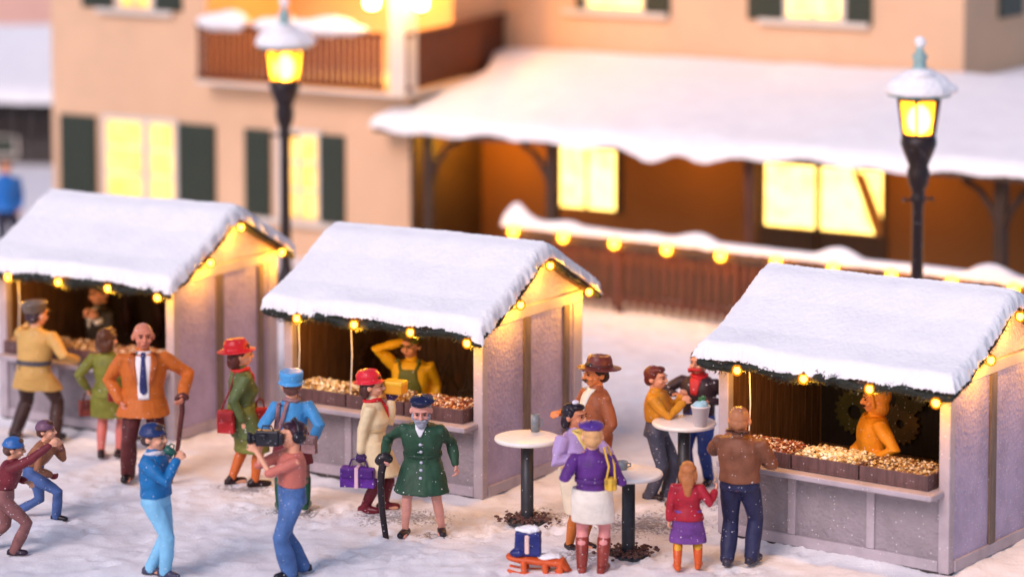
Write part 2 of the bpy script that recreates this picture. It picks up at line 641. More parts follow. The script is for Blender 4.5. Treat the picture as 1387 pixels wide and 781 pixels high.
class Person:
    def __init__(s, label, at, rz, H, hands, feet, lean=0, side=0, yaw=0, tilt=0, fem=False, twist=0, skin=SKIN, seed=1, z=0.0, elbow=None, drop=0.0, group=None, headk=1.23, half=False, fingers=.9, fat=1.2):
        p = on_ground(*at) if len(at) == 2 and at[1] > 100 else V((at[0], at[1], 0))
        p.z = z
        s.root = empty('person', p, R(rz), label, 'person', group)
        s.k = H / 1.80
        s.fat = fat
        s.root.scale = (fat, fat, 1)
        k = s.k
        s.fem = fem
        s.seed = seed
        s.skin = skin
        s.half = half
        rot = Matrix.Rotation(-R(rz), 3, 'Z')
        loc = lambda q: Matrix.Diagonal((1 / fat, 1 / fat, 1)) @ (rot @ V(q))
        s.pel = V((0, 0, .93 * k - drop))
        s.drop = drop
        s.lean = Matrix.Rotation(R(twist), 3, 'Z') @ Matrix.Rotation(R(side), 3, 'Y') @ Matrix.Rotation(R(lean), 3, 'X')
        s.lq = s.lean.to_quaternion()
        # the trunk's shift when the feet are not under it
        s.hand = {h: loc(q) for h, q in hands.items()}
        s.foot = {h: loc(q) for h, q in feet.items()}
        shw = .165 if fem else .188
        s.sh, s.el, s.wr = {}, {}, {}
        for h, sx in (('R', -1), ('L', 1)):
            a = s.bend(V((sx * shw, .005, 1.385)))
            pole = V((sx * .55, .75, -.45))
            if elbow and h in elbow:
                pole = loc(elbow[h])
            s.sh[h] = a
            s.el[h], s.wr[h] = ik(a, s.hand[h], .30 * k, .275 * k, pole)
        s.hip, s.kn, s.an = {}, {}, {}
        for h, sx in (('R', -1), ('L', 1)):
            a = s.pel + V((sx * .09 * k, 0, -.02))
            f = s.foot[h] + V((0, 0, .075 * k))
            s.hip[h] = a
            s.kn[h], s.an[h] = ik(a, f, .45 * k, .42 * k, V((sx * .12, -1, .05)))
        nb = s.bend(V((0, .012, 1.455)))
        s.nb = nb
        q = Quaternion((1, 0, 0, 0)).slerp(s.lq, .45)
        s.Mh = Matrix.Translation(nb) @ q.to_matrix().to_4x4() @ Matrix.Rotation(R(yaw), 4, 'Z') @ Matrix.Rotation(R(tilt), 4, 'X') @ Matrix.Scale(k * headk, 4)
        s.body(fingers)

    def bend(s, q):
        """from the upright figure (1.76 m) to this one's size and lean"""
        q = V(q) * s.k - V((0, 0, s.drop))
        w = min(1, max(0, (q.z - s.pel.z + .05) / .35))
        w = w * w * (3 - 2 * w)
        m = Quaternion((1, 0, 0, 0)).slerp(s.lq, w).to_matrix()
        return s.pel + m @ (q - s.pel)

    def hd(s, q):
        return s.Mh @ V(q)

    def hell(s, mb, c, r, rx=0, n=16, m=10):
        M3 = s.Mh.to_3x3() @ Matrix.Rotation(R(rx), 3, 'X')
        mb.ell(s.hd(c), r, M3, n, m)

    def hand_geo(s, mb, h, g=1.0, curl=.9):
        k = s.k * 1.12
        W, E = s.wr[h], s.el[h]
        d = (W - E).normalized()
        sx = -1 if h == 'R' else 1
        n = V((-sx, 0, 0)) if abs(d.z) > .5 else V((0, 0, -1))
        n = (n - d * n.dot(d)).normalized()
        t = n.cross(d)
        if t.dot(V((0, -1, .35))) < 0:
            t = -t
        mb.tube([W - d * .03 * k, W + d * .01 * k, W + d * .075 * k], [.026 * k * g, .030 * k * g, .040 * k * g], 10, n, .5)
        for i, ln in enumerate((.064, .074, .070, .054)):
            b = W + d * .075 * k + t * (.033 - .022 * i) * k
            f1 = (d * math.cos(curl * .55) + n * math.sin(curl * .55)).normalized()
            f2 = (d * math.cos(curl * 1.5) + n * math.sin(curl * 1.5)).normalized()
            m1 = b + f1 * ln * .55 * k
            mb.tube([b - d * .02 * k, b, m1, m1 + f2 * ln * .5 * k], [.0105 * k * g, .0105 * k * g, .0095 * k * g, .0085 * k * g], 8)
        b = W + d * .02 * k + t * .026 * k
        m1 = b + (d * .65 + t * .75).normalized() * .035 * k
        mb.tube([b, m1, m1 + (d * .8 + t * .25 + n * .5).normalized() * .032 * k], [.0125 * k * g, .0115 * k * g, .0095 * k * g], 8)

    def torso(s, mb, table, grow=0.0, lo=None, n=24):
        rings = []
        for (z, rx, ry, oy) in table:
            if lo is not None and z < lo:
                continue
            c = V((0, oy, z))
            rings.append([s.bend(c + V(((rx + grow) * math.cos(2 * math.pi * i / n), (ry + grow) * math.sin(2 * math.pi * i / n), 0))) for i in range(n)])
        mb.rings(rings)

    def body(s, fingers):
        k = s.k
        mb = MB()
        s.torso(mb, FEM if s.fem else MALE, -.012)
        mb.tube([s.bend((0, .015, 1.40)), s.hd((0, .012, .10))], [.062 * k, .056 * k])
        s.hell(mb, (0, .012, .175), (.077, .092, .098))
        s.hell(mb, (0, -.022, .115), (.060, .070, .078))
        s.hell(mb, (0, -.045, .062), (.034, .034, .026))
        s.hell(mb, (0, -.075, .190), (.055, .022, .016))
        s.hell(mb, (0, -.101, .128), (.015, .022, .022))
        s.hell(mb, (0, -.090, .150), (.010, .020, .026))
        s.hell(mb, (0, -.084, .083), (.026, .014, .013))
        for sx in (-1, 1):
            s.hell(mb, (sx * .079, .012, .140), (.014, .024, .034))
            s.hell(mb, (sx * .038, -.066, .118), (.024, .022, .024))
        for h in ('R', 'L'):
            sx = -1 if h == 'R' else 1
            mb.tube([s.bend((sx * .12, .005, 1.36)), s.sh[h], s.el[h], s.wr[h]], [.055 * k, .056 * k, .042 * k, .028 * k])
            s.hand_geo(mb, h, 1.0, fingers)
            if s.half:
                continue
            mid = s.kn[h].lerp(s.an[h], .35)
            mb.tube([s.hip[h], s.hip[h].lerp(s.kn[h], .4), s.kn[h], mid + V((0, .012, 0)), s.an[h]], [.086 * k, .078 * k, .054 * k, .055 * k, .036 * k])
            a = s.an[h]
            mb.tube([a + V((0, .03, -.035)) * k, a + V((0, -.07, -.045)) * k, a + V((0, -.13, -.05)) * k], [.034 * k, .034 * k, .026 * k])
        s.bodyo = fuse('body', mb, paint(s.skin, .5, .8), s.root, .0085, 2)
        e = MB()
        m = MB()
        for sx in (-1, 1):
            e = MB()
            s.hell(e, (sx * .031, -.088, .158), (.012, .008, .0085), 0, 8, 6)
            e.build('eye', paint((40, 26, 22), .3, 2), s.root, True)
            e = MB()
            s.hell(e, (sx * .031, -.0935, .181), (.019, .008, .005), 0, 8, 5)
            e.build('eyebrow', paint((70, 42, 30), .5, 2), s.root, True)
        s.hell(m, (0, -.0935, .083), (.021, .008, .0065), 0, 10, 6)
        m.build('mouth', paint((150, 62, 54), .4, 2), s.root, True)

    # ---- clothes
    def legc(s, z):
        """midpoint of the two legs at a height, and their spread"""
        out = []
        for h in ('R', 'L'):
            a, b = (s.hip[h], s.kn[h]) if z > s.kn[h].z else (s.kn[h], s.an[h])
            t = (a.z - z) / max(1e-4, a.z - b.z)
            out.append(a.lerp(b, min(1.1, max(-.2, t))))
        return out

    def skirt_rings(s, mb, z0, z1, grow, flare, n=28):
        k = s.k
        rings = []
        m = 7
        for i in range(m):
            z = z0 + (z1 - z0) * i / (m - 1)
            a, b = s.legc(z)
            if z > s.pel.z - .02:
                a = b = V((0, 0, z))
            c = (a + b) / 2
            t = (z0 - z)
            rx = max((.172 if s.fem else .17) * k + grow, abs(a.x - b.x) / 2 + .085 * k + grow) + flare * t
            ry = max(.125 * k + grow, abs(a.y - b.y) / 2 + .085 * k + grow) + flare * t
            rings.append([V((c.x + rx * math.cos(2 * math.pi * j / n), c.y + ry * math.sin(2 * math.pi * j / n), z)) for j in range(n)])
        mb.rings(rings)

    def coat(s, color, hem, name='coat', flare=.12, grow=.022, sleeve=1.0, cuff=None, seed=None, folds=.013, collar=True, short=False):
        k = s.k
        mb = MB()
        tab = FEM if s.fem else MALE
        s.torso(mb, tab, grow / k, max(.86, hem / k) if hem < .86 * k - s.drop else (hem + s.drop) / k)
        if hem < .9 * k - s.drop:
            s.skirt_rings(mb, .93 * k - s.drop, hem, grow + .004, flare)
        for h in ('R', 'L'):
            sx = -1 if h == 'R' else 1
            e, w = s.el[h], s.wr[h]
            pts = [s.bend((sx * .12, .005, 1.365)), s.sh[h], s.sh[h].lerp(e, .5), e]
            rad = [.068 * k, .071 * k, .066 * k, .058 * k]
            if not short:
                pts += [e.lerp(w, .55), w + (e - w).normalized() * .015]
                rad += [.054 * k, .047 * k]
            mb.tube(pts, [r * sleeve for r in rad], 14)
        if collar:
            q = s.bend((0, .012, 1.43))
            mb.tube([s.bend((0, .012, 1.40)), s.bend((0, .012, 1.47))], [.088 * k, .074 * k], 14)
        s.top = fuse(name, mb, paint(color), s.root, .0115, 3, folds, (8, 8, 3.5), seed or s.seed * 7 + 3)
        s._bvh = None
        if cuff:
            for h in ('R', 'L'):
                c = MB()
                d = (s.wr[h] - s.el[h]).normalized()
                c.tube([s.wr[h] - d * .075, s.wr[h] - d * .01], [.056 * k, .054 * k], 14, round_=False)
                c.build('cuff', paint(cuff), s.root, True)
        return s.top

    def bvh(s):
        if s._bvh is None:
            me = s.top.data
            s._bvh = BVHTree.FromPolygons([v.co.copy() for v in me.vertices], [tuple(p.vertices) for p in me.polygons])
        return s._bvh

    def on_top(s, x, z, back=False):
        sg = -1 if back else 1
        hit = s.bvh().ray_cast(V((x, -1.2 * sg, z)), V((0, sg, 0)))
        return hit[0].y if hit[0] is not None else None

    def patch(s, name, rows, color, off=.009, n=7, back=False, sub=5):
        """a piece of cloth lying on the front (or back) of the coat: rows of (height, x from, x to)"""
        sg = -1 if back else 1
        dense = []
        for i in range(len(rows) - 1):
            for t in range(sub):
                u = t / sub
                dense.append(tuple(a + (b - a) * u for a, b in zip(rows[i], rows[i + 1])))
        dense.append(rows[-1])
        fr, bk = [], []
        last = -.12 * sg
        for (z, x0, x1) in dense:
            for j in range(n):
                x = x0 + (x1 - x0) * j / (n - 1)
                y = s.on_top(x, z, back)
                if y is None:
                    y = last
                last = y
                fr.append((x, y - off * sg, z))
                bk.append((x, y + .012 * sg, z))
        m = len(dense)
        N = m * n
        fs = []
        for i in range(m - 1):
            for j in range(n - 1):
                a = i * n + j
                fs.append((a, a + 1, a + n + 1, a + n))
                fs.append((a + N, a + n + N, a + n + 1 + N, a + 1 + N))
            fs.append((i * n, i * n + n, i * n + n + N, i * n + N))
            e = i * n + n - 1
            fs.append((e, e + N, e + n + N, e + n))
        for j in range(n - 1):
            fs.append((j, j + N, j + 1 + N, j + 1))
            e = (m - 1) * n + j
            fs.append((e, e + 1, e + 1 + N, e + N))
        mb = MB()
        mb.add(fr + bk, fs)
        return mb.build(name, paint(color), s.root, True)

    def dots(s, name, pts, color, r=.014):
        for (x, z) in pts:
            y = s.on_top(x, z)
            if y is None:
                continue
            mb = MB()
            mb.ell((x, y - .004, z), (r, r * .7, r), None, 8, 6)
            mb.build(name, paint(color, .3), s.root, True)

    def belt(s, z, color, w=.045, grow=.034):
        tab = FEM if s.fem else MALE
        zz = (z + s.drop) / s.k
        for i in range(len(tab) - 1):
            if tab[i][0] <= zz <= tab[i + 1][0]:
                t = (zz - tab[i][0]) / (tab[i + 1][0] - tab[i][0])
                rx = tab[i][1] + (tab[i + 1][1] - tab[i][1]) * t + grow
                ry = tab[i][2] + (tab[i + 1][2] - tab[i][2]) * t + grow
                break
        else:
            rx, ry = .2, .16
        mb = MB()
        n = 28
        rings = [[s.bend(V((rx * math.cos(2 * math.pi * j / n), ry * math.sin(2 * math.pi * j / n), zz + dz))) for j in range(n)] for dz in (-w / 2, w / 2)]
        mb.rings(rings)
        mb.build('belt', paint(color), s.root, True, .006)

    def trousers(s, color, flare=1.0, zlo=None, folds=.011):
        k = s.k
        mb = MB()
        mb.tube([s.pel + V((-.07 * k, 0, -.015)), s.pel + V((.07 * k, 0, -.015))], [.116 * k, .116 * k], 16)
        s.torso(mb, [t for t in (FEM if s.fem else MALE) if t[0] < 1.1], .012)
        for h in ('R', 'L'):
            a = s.an[h] + V((0, 0, -.012))
            if zlo:
                t = (s.kn[h].z - zlo) / (s.kn[h].z - s.an[h].z)
                a = s.kn[h].lerp(s.an[h], t)
            mb.tube([s.hip[h], s.hip[h].lerp(s.kn[h], .5), s.kn[h], s.kn[h].lerp(a, .5), a], [.102 * k, .092 * k, .076 * k, .07 * k * flare, .062 * k * flare], 14)
        return fuse('trousers', mb, paint(color), s.root, .0115, 3, folds, (9, 9, 4), s.seed * 5 + 1)

    def skirt(s, color, hem, name='skirt', grow=.016, flare=.03):
        mb = MB()
        s.skirt_rings(mb, 1.02 * s.k - s.drop, hem, grow, flare)
        return fuse(name, mb, paint(color), s.root, .0115, 3, .008, (9, 9, 2), s.seed * 3 + 2)

    def tights(s, color, lo=0):
        k = s.k
        mb = MB()
        mb.tube([s.hip['R'], s.hip['L']], [.09 * k, .09 * k])
        for h in ('R', 'L'):
            mid = s.kn[h].lerp(s.an[h], .35)
            mb.tube([s.hip[h], s.hip[h].lerp(s.kn[h], .4), s.kn[h], mid + V((0, .012, 0)), s.an[h]], [.092 * k, .084 * k, .061 * k, .062 * k, .043 * k])
        return fuse('tights', mb, paint(color, .42, .75), s.root, .0105, 2)

    def shoes(s, color, boot=0.0, boot2=None, slim=1.0):
        k = s.k
        for h in ('R', 'L'):
            sx = -1 if h == 'R' else 1
            a = s.an[h]
            fl = Matrix.Rotation(R(sx * 12), 3, 'Z')
            g = a.z
            mb = MB()
            P = lambda x, y, z: V((a.x, a.y, 0)) + fl @ V((x, y, 0)) * k + V((0, 0, g + (z - .075) * k))
            mb.tube([P(0, .045, .045), P(0, -.06, .045), P(0, -.135, .036)], [.047 * k * slim, .047 * k * slim, .042 * k * slim], 12)
            mb.tube([P(0, .05, .012), P(0, -.12, .012)], [.047 * k * slim, .044 * k * slim], 12, (0, 0, 1), .35)
            if boot:
                t = (boot - a.z) / max(.05, s.kn[h].z - a.z)
                top = a.lerp(s.kn[h], min(.95, t))
                mb.tube([P(0, .01, .06), a.lerp(top, .5) + V((0, .008, 0)), top], [.052 * k, .064 * k, .07 * k], 14)
            else:
                mb.tube([P(0, .02, .05), P(0, .015, .085)], [.044 * k, .04 * k], 12)
            fuse('boot' if boot else 'shoe', mb, paint(color, .3), s.root, .0095, 2)

    def gloves(s, color, which=('R', 'L')):
        for h in which:
            mb = MB()
            s.hand_geo(mb, h, 1.25, .9)
            fuse('glove', mb, paint(color), s.root, .008, 1)

    def hair(s, style, color):
        mb = MB()
        if style in ('short', 'bob', 'long', 'bun', 'crop'):
            g = 0 if style != 'crop' else -.004
            s.hell(mb, (0, .026, .192), (.086 + g, .092 + g, .094 + g))
            s.hell(mb, (0, .050, .130), (.076 + g, .06, .072))
            if style != 'crop':
                s.hell(mb, (0, -.03, .245), (.066, .06, .036))
                for sx in (-1, 1):
                    s.hell(mb, (sx * .074, .012, .185), (.02, .042, .05))
        if style == 'bob':
            for sx in (-1, 1):
                s.hell(mb, (sx * .072, .046, .11), (.026, .038, .08))
            s.hell(mb, (0, .066, .09), (.088, .045, .085))
        if style == 'long':
            for sx in (-1, 1):
                s.hell(mb, (sx * .07, .03, .10), (.036, .05, .10))
            mb.tube([s.hd((0, .06, .16)), s.hd((0, .082, .04)), s.hd((0, .095, -.12))], [.085 * s.k, .092 * s.k, .05 * s.k], 14, s.Mh.to_3x3() @ V((0, 1, 0)), .6)
        if style == 'bun':
            s.hell(mb, (0, .105, .16), (.045, .045, .045))
        fuse('hair', mb, paint(color, .4), s.root, .008, 1, .008, (22, 22, 9), s.seed + 40)

    def beard(s, color, moustache_only=False):
        mb = MB()
        if not moustache_only:
            s.hell(mb, (0, -.06, .068), (.056, .048, .05))
            s.hell(mb, (0, -.085, .04), (.036, .03, .04))
            for sx in (-1, 1):
                s.hell(mb, (sx * .062, -.03, .10), (.016, .034, .04))
        for sx in (-1, 1):
            s.hell(mb, (sx * .02, -.1, .1), (.026, .014, .012))
        fuse('moustache' if moustache_only else 'beard', mb, paint(color, .5), s.root, .007, 1, .005, (25, 25, 12), s.seed)

    def hat(s, kind, color, band=None):
        mb = MB()
        M3 = s.Mh.to_3x3()
        up = M3 @ V((0, 0, 1))
        if kind == 'beret':
            s.hell(mb, (.012, .012, .262), (.108, .112, .036), -8)
            s.hell(mb, (0, .008, .235), (.088, .098, .03), -6)
            s.hell(mb, (.01, .012, .302), (.012, .012, .012))
        elif kind == 'knit':
            s.hell(mb, (0, .016, .215), (.092, .102, .082), -6)
            mb.lathe([(.092, .172), (.102, .18), (.101, .2), (.097, .218), (.09, .222)], (0, 0, 0), 24, None, 1.08)
            n0 = len(mb.v) - 24 * 5
            mb.v[n0:] = [tuple(s.hd(V(p) + V((0, .014, 0)))) for p in mb.v[n0:]]
        elif kind in ('brim', 'fedora', 'cloche', 'pillbox', 'peaked', 'cap'):
            prof = {'brim': [(.06, .175), (.148, .192), (.152, .2), (.098, .214), (.094, .27), (.076, .312), (.03, .322)],
                    'fedora': [(.06, .185), (.165, .198), (.17, .208), (.1, .218), (.094, .29), (.08, .325), (.03, .312)],
                    'cloche': [(.06, .178), (.128, .19), (.126, .2), (.1, .215), (.1, .27), (.074, .318), (.025, .332)],
                    'pillbox': [(.06, .18), (.116, .186), (.12, .2), (.1, .21), (.108, .3), (.104, .318), (.05, .322)],
                    'peaked': [(.06, .17), (.09, .18), (.094, .215), (.112, .265), (.108, .285), (.06, .30), (.02, .302)],
                    'cap': [(.06, .17), (.094, .176), (.1, .22), (.106, .26), (.09, .292), (.05, .306), (.02, .308)]}[kind]
            n = 26
            o = len(mb.v)
            mb.lathe(prof, (0, 0, 0), n, None, 1.1)
            mb.v[o:] = [tuple(s.hd(Matrix.Rotation(R(-5), 3, 'X') @ V(p) + V((0, .012, 0)))) for p in mb.v[o:]]
            if kind in ('peaked', 'cap'):
                mb.tube([s.hd((-.055, -.095, .185)), s.hd((0, -.14, .178)), s.hd((.055, -.095, .185))], [.022 * s.k] * 3, 10, up, .4)
            if kind == 'cap':
                s.hell(mb, (0, .0, .275), (.116, .126, .035))
        elif kind == 'hood':
            s.hell(mb, (0, .03, .185), (.1, .1, .115))
            s.hell(mb, (0, .03, .08), (.1, .085, .10))
            mb.tube([s.hd((-.082, -.035, .1)), s.hd((-.075, -.045, .2)), s.hd((0, -.05, .275)), s.hd((.075, -.045, .2)), s.hd((.082, -.035, .1))], .02 * s.k, 10)
        fuse('hood' if kind == 'hood' else 'hat', mb, paint(color, .38), s.root, .0085, 2, .004, (20, 20, 20), s.seed + 5)
        if band:
            b = MB()
            b.lathe([(.1, .214), (.104, .22), (.102, .242), (.098, .246)], (0, 0, 0), 26, None, 1.1)
            b.v = [tuple(s.hd(Matrix.Rotation(R(-5), 3, 'X') @ V(p) + V((0, .012, 0)))) for p in b.v]
            b.build('hat_band', paint(band), s.root, True)

    def scarf(s, color, tail=True, tx=.03):
        k = s.k
        mb = MB()
        n = 12
        c = s.bend((0, .008, 1.462))
        pts = [c + V((.078 * k * math.cos(2 * math.pi * i / n), .082 * k * math.sin(2 * math.pi * i / n), .012 * math.sin(4 * math.pi * i / n))) for i in range(n + 1)]
        mb.tube(pts, .028 * k, 10)
        if tail:
            z0 = c.z
            y = -.1 * k
            mb.tube([c + V((tx, -.085 * k, -.01)), s.bend((tx + .01, -.135, 1.36)), s.bend((tx + .02, -.155, 1.22))], [.03 * k, .036 * k, .03 * k], 10, (0, 1, 0), .45)
        fuse('scarf', mb, paint(color), s.root, .009, 2, .005, (18, 18, 18), s.seed)

    def world(s, q):
        """a local point in the world"""
        return s.root.location + Matrix.Rotation(s.root.rotation_euler.z, 3, 'Z') @ (Matrix.Diagonal((s.fat, s.fat, 1)) @ V(q))

    def grip(s, h, reach=.09):
        d = (s.wr[h] - s.el[h]).normalized()
        return s.world(s.wr[h] + d * reach * s.k)


def bag(name, label, at, size, color, strap=None, rz=0, handle=True, cat='bag', group=None, stripe=None, shoulder=None):
    """a soft bag whose handle hangs from the point at"""
    w, d, h = size
    hh = .10 if handle else 0
    r = empty(name, (at[0], at[1], at[2] - hh - h), R(rz), label, cat, group)
    mb = MB()
    mb.box(-w / 2, w / 2, -d / 2, d / 2, 0, h * .95)
    mb.ell((0, 0, h * .5), (w * .5, d * .62, h * .5))
    fuse('pouch', mb, paint(color), r, .010, 3, .006, (12, 12, 12), 3)
    f = MB()
    f.box(-w * .47, w * .47, -d * .68, -d * .50, h * .5, h * .9)
    fuse('flap', f, paint(tuple(int(x * .85) for x in color)), r, .009, 2)
    if handle:
        t = MB()
        t.tube([(-w * .28, 0, h * .9), (-w * .2, 0, h + .07), (0, 0, h + hh), (w * .2, 0, h + .07), (w * .28, 0, h * .9)], .011, 8)
        t.build('handle', paint(tuple(int(x * .7) for x in color)), r, True)
    if stripe:
        t = MB()
        t.box(-.022, .022, -d * .72, d * .72, -.004, h * 1.0)
        t.build('strap', paint(stripe), r, False, .006)
    if shoulder:
        t = MB()
        o = V(r.location)
        rot = Matrix.Rotation(-R(rz), 3, 'Z')
        pts = [rot @ (V(p) - o) for p in shoulder]
        t.tube([(-w * .35, 0, h * .85)] + pts + [(w * .35, 0, h * .85)], .012, 8)
        t.build('shoulder_strap', paint(stripe or tuple(int(x * .75) for x in color)), r, True)
    return r


def cane(label, pts, rad=.024, color=(60, 26, 22)):
    pts = [V(p) for p in pts]
    base = pts[-1].copy()
    r = empty('walking_cane', base, 0, label, 'cane')
    q = [p - base for p in pts]
    n = len(q)
    m = MB()
    m.tube(q, [rad * (1 - .25 * i / (n - 1)) for i in range(n)], 12)
    m.build('shaft', paint(color, .35), r, True)
    h = MB()
    t = (q[1] - q[0]).normalized()
    h.tube([q[0] - t * .02 + V((-.055, 0, -.03)), q[0] + V((-.03, 0, .02)), q[0] + V((.01, 0, .03)), q[0] + V((.045, 0, .01))], rad * 1.25, 10)
    h.build('handle', paint(color, .35), r, True)
    return r


def cup(name, label, at, color, r0=.035, r1=.045, h=.11, mat=None, cat='cup', tilt=None):
    r = empty(name, at, 0, label, cat)
    m = MB()
    m.lathe([(r0 * .5, 0), (r0, .004), (r1, h), (r1 * .86, h), (r1 * .8, h * .8), (r0 * .4, h * .78)], (0, 0, 0), 18)
    m.build('cup_body', mat or paint(color, .35), r, True)
    b = MB()
    b.tube([(r1 * .9, 0, h * .78), (r1 + .03, 0, h * .7), (r1 + .032, 0, h * .4), (r0 * .95, 0, h * .28)], .009, 8)
    b.build('handle', mat or paint(color, .35), r, True)
    if tilt:
        r.rotation_euler = tilt
    return r

# ------------------------------------------------------------------ the people of the market
SHOP = 'shoppers on the snowy square'
SELL = 'stallholders behind their counters'

# man in a tan belted coat, leaning over the first stall's counter
p = Person('person in tan belted coat and grey peaked cap reaching along a stall counter', (47, 596), 160, 1.84,
           {'R': (.60, .06, 1.02), 'L': (-.02, .30, 1.50)}, {'R': (.26, -.04, 0), 'L': (-.27, .08, 0)}, lean=9, yaw=-18, seed=2, drop=.05, group=SHOP,
           elbow={'L': (-.6, .1, -.5), 'R': (.3, -.4, -.4)})
p.trousers((62, 38, 34), 1.12)
p.shoes((24, 20, 22))
p.coat((205, 160, 88), .66, flare=.18, cuff=(82, 78, 84))
p.belt(1.02, (70, 66, 72), .055)
p.hair('crop', (58, 34, 40))
p.hat('peaked', (112, 96, 84))
p.patch('epaulette', [(1.50, .10, .19), (1.46, .10, .20)], (90, 84, 88), back=True)

# stallholder of the first stall
p = Person('person in dark suit and flat cap, hands under the chin, inside a dark stall', (-5.50, 37.25), -48, 1.80,
           {'R': (-.12, -.16, 1.36), 'L': (-.02, -.2, 1.33)}, {'R': (-.1, 0, 0), 'L': (.1, 0, 0)}, seed=3, tilt=6, group=SELL)
p.trousers((30, 26, 26))
p.shoes((20, 18, 18))
p.coat((44, 38, 30), .84, 'jacket', cuff=(225, 215, 205))
p.patch('shirt', [(1.46, -.05, .05), (1.3, -.03, .03), (1.2, -.01, .01)], (225, 215, 205))
p.hair('short', (54, 32, 22))
p.hat('cap', (48, 32, 24))

# woman in a green coat seen from behind
p = Person('person in long olive green coat with brown hair seen from behind beside the bald man', (148, 618), 172, 1.64,
           {'L': (-.27, .02, .86), 'R': (.10, .24, 1.02)}, {'L': (-.10, -.02, 0), 'R': (.12, .03, 0)}, fem=True, seed=4, yaw=-20, group=SHOP)
p.tights((200, 110, 100))
p.shoes((40, 22, 22), slim=.9)
p.coat((122, 122, 44), .50, flare=.10)
p.hair('bob', (92, 50, 24))
g = p.grip('L')
bag('handbag', 'brown handbag hanging from the left hand of the woman in the olive coat', (g.x - .02, g.y, g.z + .02), (.25, .10, .20), (120, 52, 44), rz=20)
bag('handbag', 'small dark red purse held against the right side of the olive coat', (on_ground(158, 618).x + .02, 34.58, .98), (.17, .08, .12), (140, 40, 34), rz=20)

# bald man with the orange jacket and the tie
p = Person('bald person in open orange jacket, white shirt and navy tie leaning on a stick', (196, 648), 6, 1.93,
           {'R': (-.27, -.10, .98), 'L': (.50, -.16, 1.08)}, {'R': (-.20, -.03, 0), 'L': (.16, .10, 0)}, seed=5, yaw=8, skin=(212, 132, 104), group=SHOP,
           elbow={'R': (-.7, .5, .0), 'L': (.55, .6, .0)}, headk=1.2)
p.trousers((88, 34, 34), 1.15)
p.shoes((30, 22, 24))
p.coat((196, 102, 34), .80, 'jacket', flare=.14, grow=.04, sleeve=1.16, folds=.017)
p.patch('shirt', [(1.585, -.085, .085), (1.45, -.085, .085), (1.2, -.06, .062), (1.02, -.052, .06)], (236, 226, 222), .012)
p.patch('tie', [(1.575, -.02, .02), (1.54, -.026, .026), (1.52, -.018, .018), (1.22, -.036, .036), (1.12, -.036, .04), (1.08, -.004, .008)], (42, 46, 98), .026, 5)
for sx in (-1, 1):
    p.patch('lapel', [(1.585, sx * .075, sx * .13), (1.45, sx * .08, sx * .155), (1.28, sx * .064, sx * .11), (1.2, sx * .06, sx * .075)], (176, 88, 30), .02, 5)
g = p.grip('L', .06)
cane('long brown stick under the left hand of the bald man', [(g.x, g.y - .02, g.z + .01), (g.x - .0, g.y - .03, g.z - .16), (g.x - .02, g.y - .03, .74), (g.x - .05, g.y - .02, .5), (g.x - .10, g.y, .25), (g.x - .16, g.y + .02, 0)], .034, (84, 34, 30))

# two boys throwing snowballs
p = Person('child in brown jacket, mauve knitted hat and blue jeans lunging forward', (46, 702), 78, 1.30,
           {'R': (.22, -.16, .55), 'L': (.30, .02, .86)}, {'R': (.27, -.06, 0), 'L': (-.26, .10, 0)}, lean=24, seed=6, drop=.12, group=SHOP, tilt=-14,
           elbow={'R': (-.2, -.5, -.3), 'L': (-.1, .4, -.5)})
p.trousers((70, 96, 150), 1.1)
p.shoes((22, 20, 28))
p.coat((150, 96, 66), .60, 'jacket', cuff=(120, 72, 60))
p.gloves((126, 34, 40), ('R',))
p.hair('short', (84, 46, 34))
p.hat('knit', (112, 76, 98))
p = Person('child in maroon sweater and blue knitted hat with one arm stretched out', (6, 748), 96, 1.36,
           {'R': (.56, -.10, 1.24), 'L': (.2, .2, .75)}, {'R': (.12, -.08, 0), 'L': (-.28, .1, 0)}, lean=14, seed=7, drop=.07, group=SHOP,
           elbow={'R': (.1, -.3, -.6), 'L': (-.4, .3, 0)})
p.trousers((130, 84, 82), 1.15)
p.shoes((44, 30, 48))
p.coat((112, 34, 44), .66, 'sweater', sleeve=1.1)
p.hair('short', (90, 60, 50))
p.hat('knit', (52, 104, 170))

# woman with the red hat and the red bags
p = Person('person in green coat with red brimmed hat, red scarf and orange tights', (328, 657), 112, 1.75,
           {'R': (.04, -.22, .84), 'L': (.14, .2, .9)}, {'R': (.16, -.05, 0), 'L': (-.13, .06, 0)}, fem=True, seed=8, group=SHOP, yaw=-8,
           elbow={'R': (-.4, -.2, 0), 'L': (-.2, .4, 0)})
p.tights((206, 104, 46))
p.shoes((38, 20, 22), slim=.9)
p.skirt((116, 118, 52), .42, flare=.05)
p.coat((88, 102, 58), .60, flare=.12)
p.hair('bob', (86, 40, 32))
p.hat('brim', (196, 30, 36))
p.scarf((200, 40, 34), True)
b0 = p.root.location
bag('handbag', 'red square shoulder bag on the near hip of the woman in the red brimmed hat', (b0.x - .16, b0.y - .24, .99), (.21, .10, .29), (172, 34, 38), rz=-12, handle=False, shoulder=[(b0.x - .12, b0.y - .17, 1.2), (b0.x - .02, b0.y - .05, 1.55), (b0.x - .02, b0.y - .14, 1.3)])
bag('handbag', 'second red bag in front of the woman in the red brimmed hat, with a handle', (b0.x + .22, b0.y + .02, 1.06), (.20, .10, .24), (180, 32, 34), rz=24)

